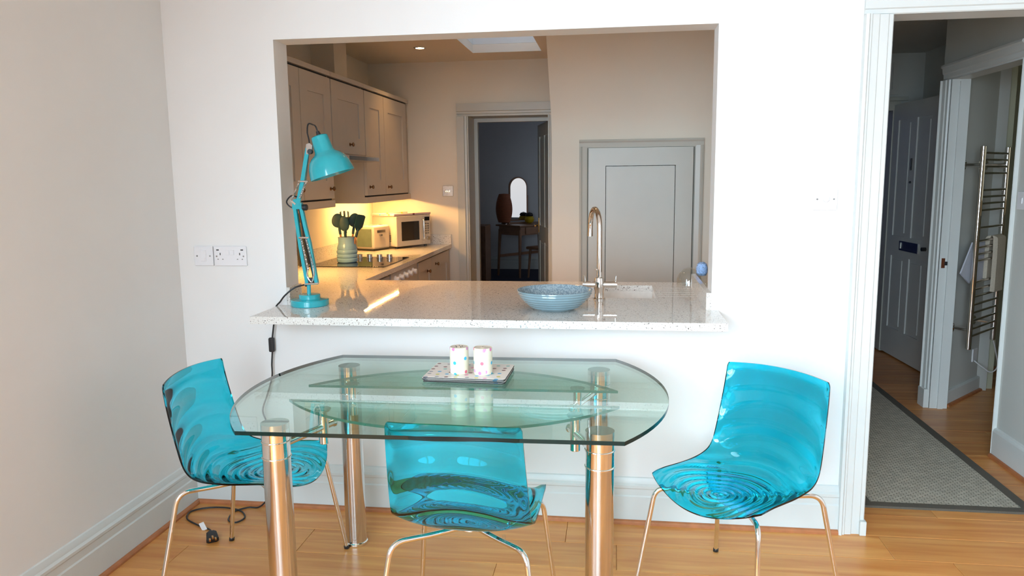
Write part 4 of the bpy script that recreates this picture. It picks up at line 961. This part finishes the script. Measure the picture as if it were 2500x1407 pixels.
o = plate('light_switch', 'white rocker switch plate on the hall wall by the bathroom doorway', 'switch', frame((HX, .895, 1.322), (0, -1, 0), (0, 0, 1), (-1, 0, 0)), .086, .086)
P('rocker', bx(-.008, -.014, .008, .008, .014, .012, .001), 'white_plastic', o)

# ------------------------------------------------------------------ hall: rug, towel rail, towels
rg = E('runner_rug', 'grey woven hall runner rug with a dark cloth border', 'rug', (1.1, .25, 0))
rw, rl = .715, 2.2; bdw = .045
P('weave', bx(bdw, bdw, 0, rw - bdw, rl - bdw, .009), 'rug_weave', rg)
P('border', hgrid([0, bdw, rw - bdw, rw], [0, bdw, rl - bdw, rl], lambda i, j: None if (i == 1 and j == 1) else .0105, 0), 'rug_border', rg)
Rw = frame(A0, wd, (0, 0, 1), wn_)                   # u along the splayed wall, v up, n into the bathroom
tr = E('towel_rail', 'chrome ladder towel rail on the splayed bathroom wall', 'towel rail', tuple(A0))
LR = Matrix.Translation(-A0) @ Rw
Z0, Z1 = .385, 1.615; U0, U1 = .005, .425; OFF = .11
for u in (U0, U1): P('upright', cyl((u, Z0, OFF), (u, Z1, OFF), .0165, 24, ch=.002), 'chrome', tr, LR)
bars = [1.575, 1.535, 1.495, 1.455, 1.355, 1.315, 1.275, 1.235, 1.13, 1.05, 1.01, .97, .93, .80, .755, .71, .66, .61, .56, .51, .465]
for z in bars: P('bar', cyl((U0, z, OFF + .004), (U1, z, OFF + .004), .0075, 14), 'steel', tr, LR)
for u in (.034, .395):
    for z in (.503, 1.506):
        P('wall_flange', cyl((u, z, 0), (u, z, .006), .030, 28, ch=.001), 'chrome', tr, LR); P('bracket', cyl((u, z, .004), (u - (.02 if u < .2 else -.02), z, OFF), .011, 16), 'chrome', tr, LR)
def hang(name, label, u0, u1, zbar, front, back, mat, th=.012, flare=0):
    o = E(name, label, 'towel', tuple(A0), 0)
    prof = []; n0 = OFF + .004; r = .0085 + th / 2
    for k in range(9): prof.append((n0 - r - .0, zbar - back + k * back / 8))
    for k in range(1, 8): a = math.pi - math.pi * k / 8; prof.append((n0 + r * math.cos(a), zbar + r * math.sin(a)))
    for k in range(11): prof.append((n0 + r, zbar - front * k / 10))
    bm = bmesh.new(); G = []
    NU = 16
    for i, (n, z) in enumerate(prof):
        a = prof[max(0, i - 1)]; b = prof[min(len(prof) - 1, i + 1)]; dn, dz = b[0] - a[0], b[1] - a[1]; L = math.hypot(dn, dz); nx, nz = -dz / L, dn / L
        row = []
        for j in range(NU + 1):
            u = u0 + (u1 - u0) * j / NU; dr = max(0, zbar - z); wv = .004 * math.sin(j * 1.1 + 1) * min(1, dr / .1) + flare * dr * (j / NU - .5)
            row.append((Rw @ Vector((u + flare * dr * .6 * (j / NU - .5), z, n + nx * th / 2 + abs(wv) * (1 if n > n0 else -1))) - A0, Rw @ Vector((u + flare * dr * .6 * (j / NU - .5), z, n - nx * th / 2 + abs(wv) * (1 if n > n0 else -1))) - A0))
        G.append(row)
    Vt = [[bm.verts.new(p[0]) for p in r_] for r_ in G]; Vb = [[bm.verts.new(p[1]) for p in r_] for r_ in G]
    for i in range(len(G) - 1):
        for j in range(NU): bm.faces.new((Vt[i][j], Vt[i][j + 1], Vt[i + 1][j + 1], Vt[i + 1][j])); bm.faces.new((Vb[i][j], Vb[i + 1][j], Vb[i + 1][j + 1], Vb[i][j + 1]))
        bm.faces.new((Vt[i][0], Vt[i + 1][0], Vb[i + 1][0], Vb[i][0])); bm.faces.new((Vt[i][NU], Vb[i][NU], Vb[i + 1][NU], Vt[i + 1][NU]))
    for i in (0, len(G) - 1):
        for j in range(NU): bm.faces.new((Vt[i][j], Vb[i][j], Vb[i][j + 1], Vt[i][j + 1]))
    bmesh.ops.recalc_face_normals(bm, faces=bm.faces[:])
    P('cloth', bm, mat, o, ang=60); P('hem', tube([Rw @ Vector((u0 + .004, zbar - front + .012, n0 + r + th / 2 + .001)) - A0, Rw @ Vector((u1 - .004, zbar - front + .012, n0 + r + th / 2 + .001)) - A0], .0035, 8), mat, o)
    return o
hang('towel', 'thick cream towel folded over the towel rail', .25, .395, 1.05, .33, .25, 'towel_cream', .026)
wt_ = E('face_cloth', 'white cloth tucked behind the towel rail bars', 'cloth', tuple(A0))
bm = bmesh.new(); pts = [(-.10, .86, .075), (.03, 1.04, .085), (.235, 1.04, .085), (.235, .80, .085), (.02, .79, .085), (-.03, .82, .08)]
a = [bm.verts.new(Rw @ Vector(p) - A0) for p in pts]; b = [bm.verts.new(Rw @ (Vector(p) - Vector((0, 0, .008))) - A0) for p in pts]
bm.faces.new(a); bm.faces.new(b[::-1])
for k in range(6): bm.faces.new((a[k], a[(k + 1) % 6], b[(k + 1) % 6], b[k]))
bmesh.ops.recalc_face_normals(bm, faces=bm.faces[:]); P('cloth', bm, 'towel_white', wt_, ang=50)
so = plate('fused_outlet', 'white outlet low on the splayed wall feeding the towel rail', 'outlet', Rw @ Matrix.Translation((.45, .26, 0)), .075, .086)
P('flex', tube([ (Vector(p)) for p in smooth_path([(-.02, -.035, .012), (.0, -.075, .06), (.03, -.105, .10), (.045, -.06, .13), (.0, .05, .125), (-.025, .12, .115)], 8)], .004, 8), 'white_plastic', so)
# porch: wire basket on the ledge
wbk = E('wire_basket', 'black wire basket on the porch ledge', 'basket', (2.262, 3.85, 1.115))
P('rim', tube(fillet([(-.03, -.12, .18), (.03, -.12, .18), (.03, .15, .18), (-.03, .15, .18), (-.03, -.12, .18)], .01), .003, 8), 'black_plastic', wbk)
P('bottom', bx(-.03, -.12, 0, .03, .15, .004), 'black_plastic', wbk)
for k in range(10): P('upright_wire', tube([(-.03, -.12 + k * .03, 0), (-.03, -.12 + k * .03, .18 if k > 3 else .34)], .002, 6), 'black_plastic', wbk)
for k in range(5): P('cross_wire', tube([(-.03, -.12, .03 + k * .035), (-.03, .15, .03 + k * .035)], .002, 6), 'black_plastic', wbk)

# ------------------------------------------------------------------ room beyond: dressing table, mirror, lamp, stool, chest
ta = math.radians(50)
tu = Vector((math.sin(math.radians(31)), math.cos(math.radians(31)), 0))
dt = E('dressing_table', 'brown wooden dressing table with splayed legs', 'table', (-1.355, 7.82, 0), math.radians(52))
# local x runs along the front, y to the back
P('top', bx(-.02, -.02, .745, .92, .50, .770, .008), 'table_wood', dt); P('apron', bx(.02, .01, .62, .88, .46, .745), 'table_wood', dt)
P('drawer_front', bx(.12, -.005, .635, .78, .012, .735, .003), 'table_wood', dt)
P('pull', cyl((.45, -.005, .685), (.45, -.022, .685), .014, 16), 'dark_gap', dt)
for x, y in ((.03, .03), (.87, .03), (.03, .45), (.87, .45)): P('leg', tube([(x, y, .70), (x + (.03 if x > .4 else -.03), y + (.02 if y > .2 else -.02), 0)], [.025, .016], 14), 'table_wood', dt)
P('stretcher', bx(.01, .43, .28, .89, .455, .32), 'table_wood', dt)
Mt = Matrix.Translation((-1.355, 7.82, 0)) @ Matrix.Rotation(math.radians(52), 4, 'Z')
mi = E('mirror', 'arched wooden mirror standing on the dressing table', 'mirror', tuple(Mt @ Vector((.35, .38, .77))), math.radians(38))
arch = [(-.14, .06), (.14, .06)] + [(.14 * math.cos(a), .54 + .14 * math.sin(a)) for a in [math.pi * k / 16 for k in range(17)]] 
P('mirror_glass', prism(arch, 0, .006, 0, FR), 'mirror', mi); P('back_frame', prism([(x * 1.13, .36 + (y - .36) * 1.06) for x, y in arch], -.022, .0, .003, FR), 'table_wood', mi)
for x in (-.165, .165): P('post', cyl((x, .02, 0), (x, .02, .42), .016, 14), 'table_wood', mi)
P('foot_bar', bx(-.18, -.02, 0, .18, .06, .02, .004), 'table_wood', mi)
orn = E('ornament', 'round yellow ornament with a dark top on the dressing table', 'ornament', tuple(Mt @ Vector((.46, .26, .77))))
P('body', lathe([(0, 0), (.035, .004), (.065, .03), (.075, .065), (.06, .10), (.03, .12), (0, .125)], 30), 'yellow', orn); P('top', lathe([(0, .10), (.05, .105), (.062, .125), (.045, .155), (0, .17)], 24), 'black_plastic', orn)
ol = E('table_lamp', 'terracotta ribbed oval table lamp on the dressing table', 'lamp', tuple(Mt @ Vector((.07, .40, 0))))
rib = [(0, .79)]; 
for k in range(60):
    t = k / 59; r = .062 + .062 * math.sin(math.pi * (t * .86 + .10)) ** .8; rib.append((r + .0022 * math.sin(k * 2.1), .80 + .42 * t))
rib.append((0, 1.225))
P('shade', lathe(rib, 40), 'terracotta', ol); P('foot', lathe([(0, .772), (.055, .772), (.05, .785), (.02, .80), (0, .80)], 24), 'steel', ol)
stl = E('stool', 'low wooden stool in front of the dressing table', 'stool', (-1.02, 7.95, 0), math.radians(52))
P('seat', bx(-.22, -.16, .42, .22, .16, .46, .015, 3), 'table_wood', stl)
for x in (-.17, .17):
    for y in (-.11, .11): P('leg', tube([(x, y, .43), (x * 1.15, y * 1.2, 0)], [.02, .014], 12), 'table_wood', stl)
cs = E('chest_of_drawers', 'tall narrow wooden chest of drawers at the edge of the doorway', 'chest', (-2.32, 7.2, 0))
P('carcass', bx(0, 0, 0, .56, .45, .80, .004), 'table_wood', cs)
for k in range(4):
    d = P('drawer_front', bx(.015, -.016, .03 + k * .192, .545, 0, .21 + k * .192, .003), 'table_wood', cs); P('knob', cyl((.48, -.016, .12 + k * .192), (.48, -.034, .12 + k * .192), .012, 14), 'dark_gap', d)
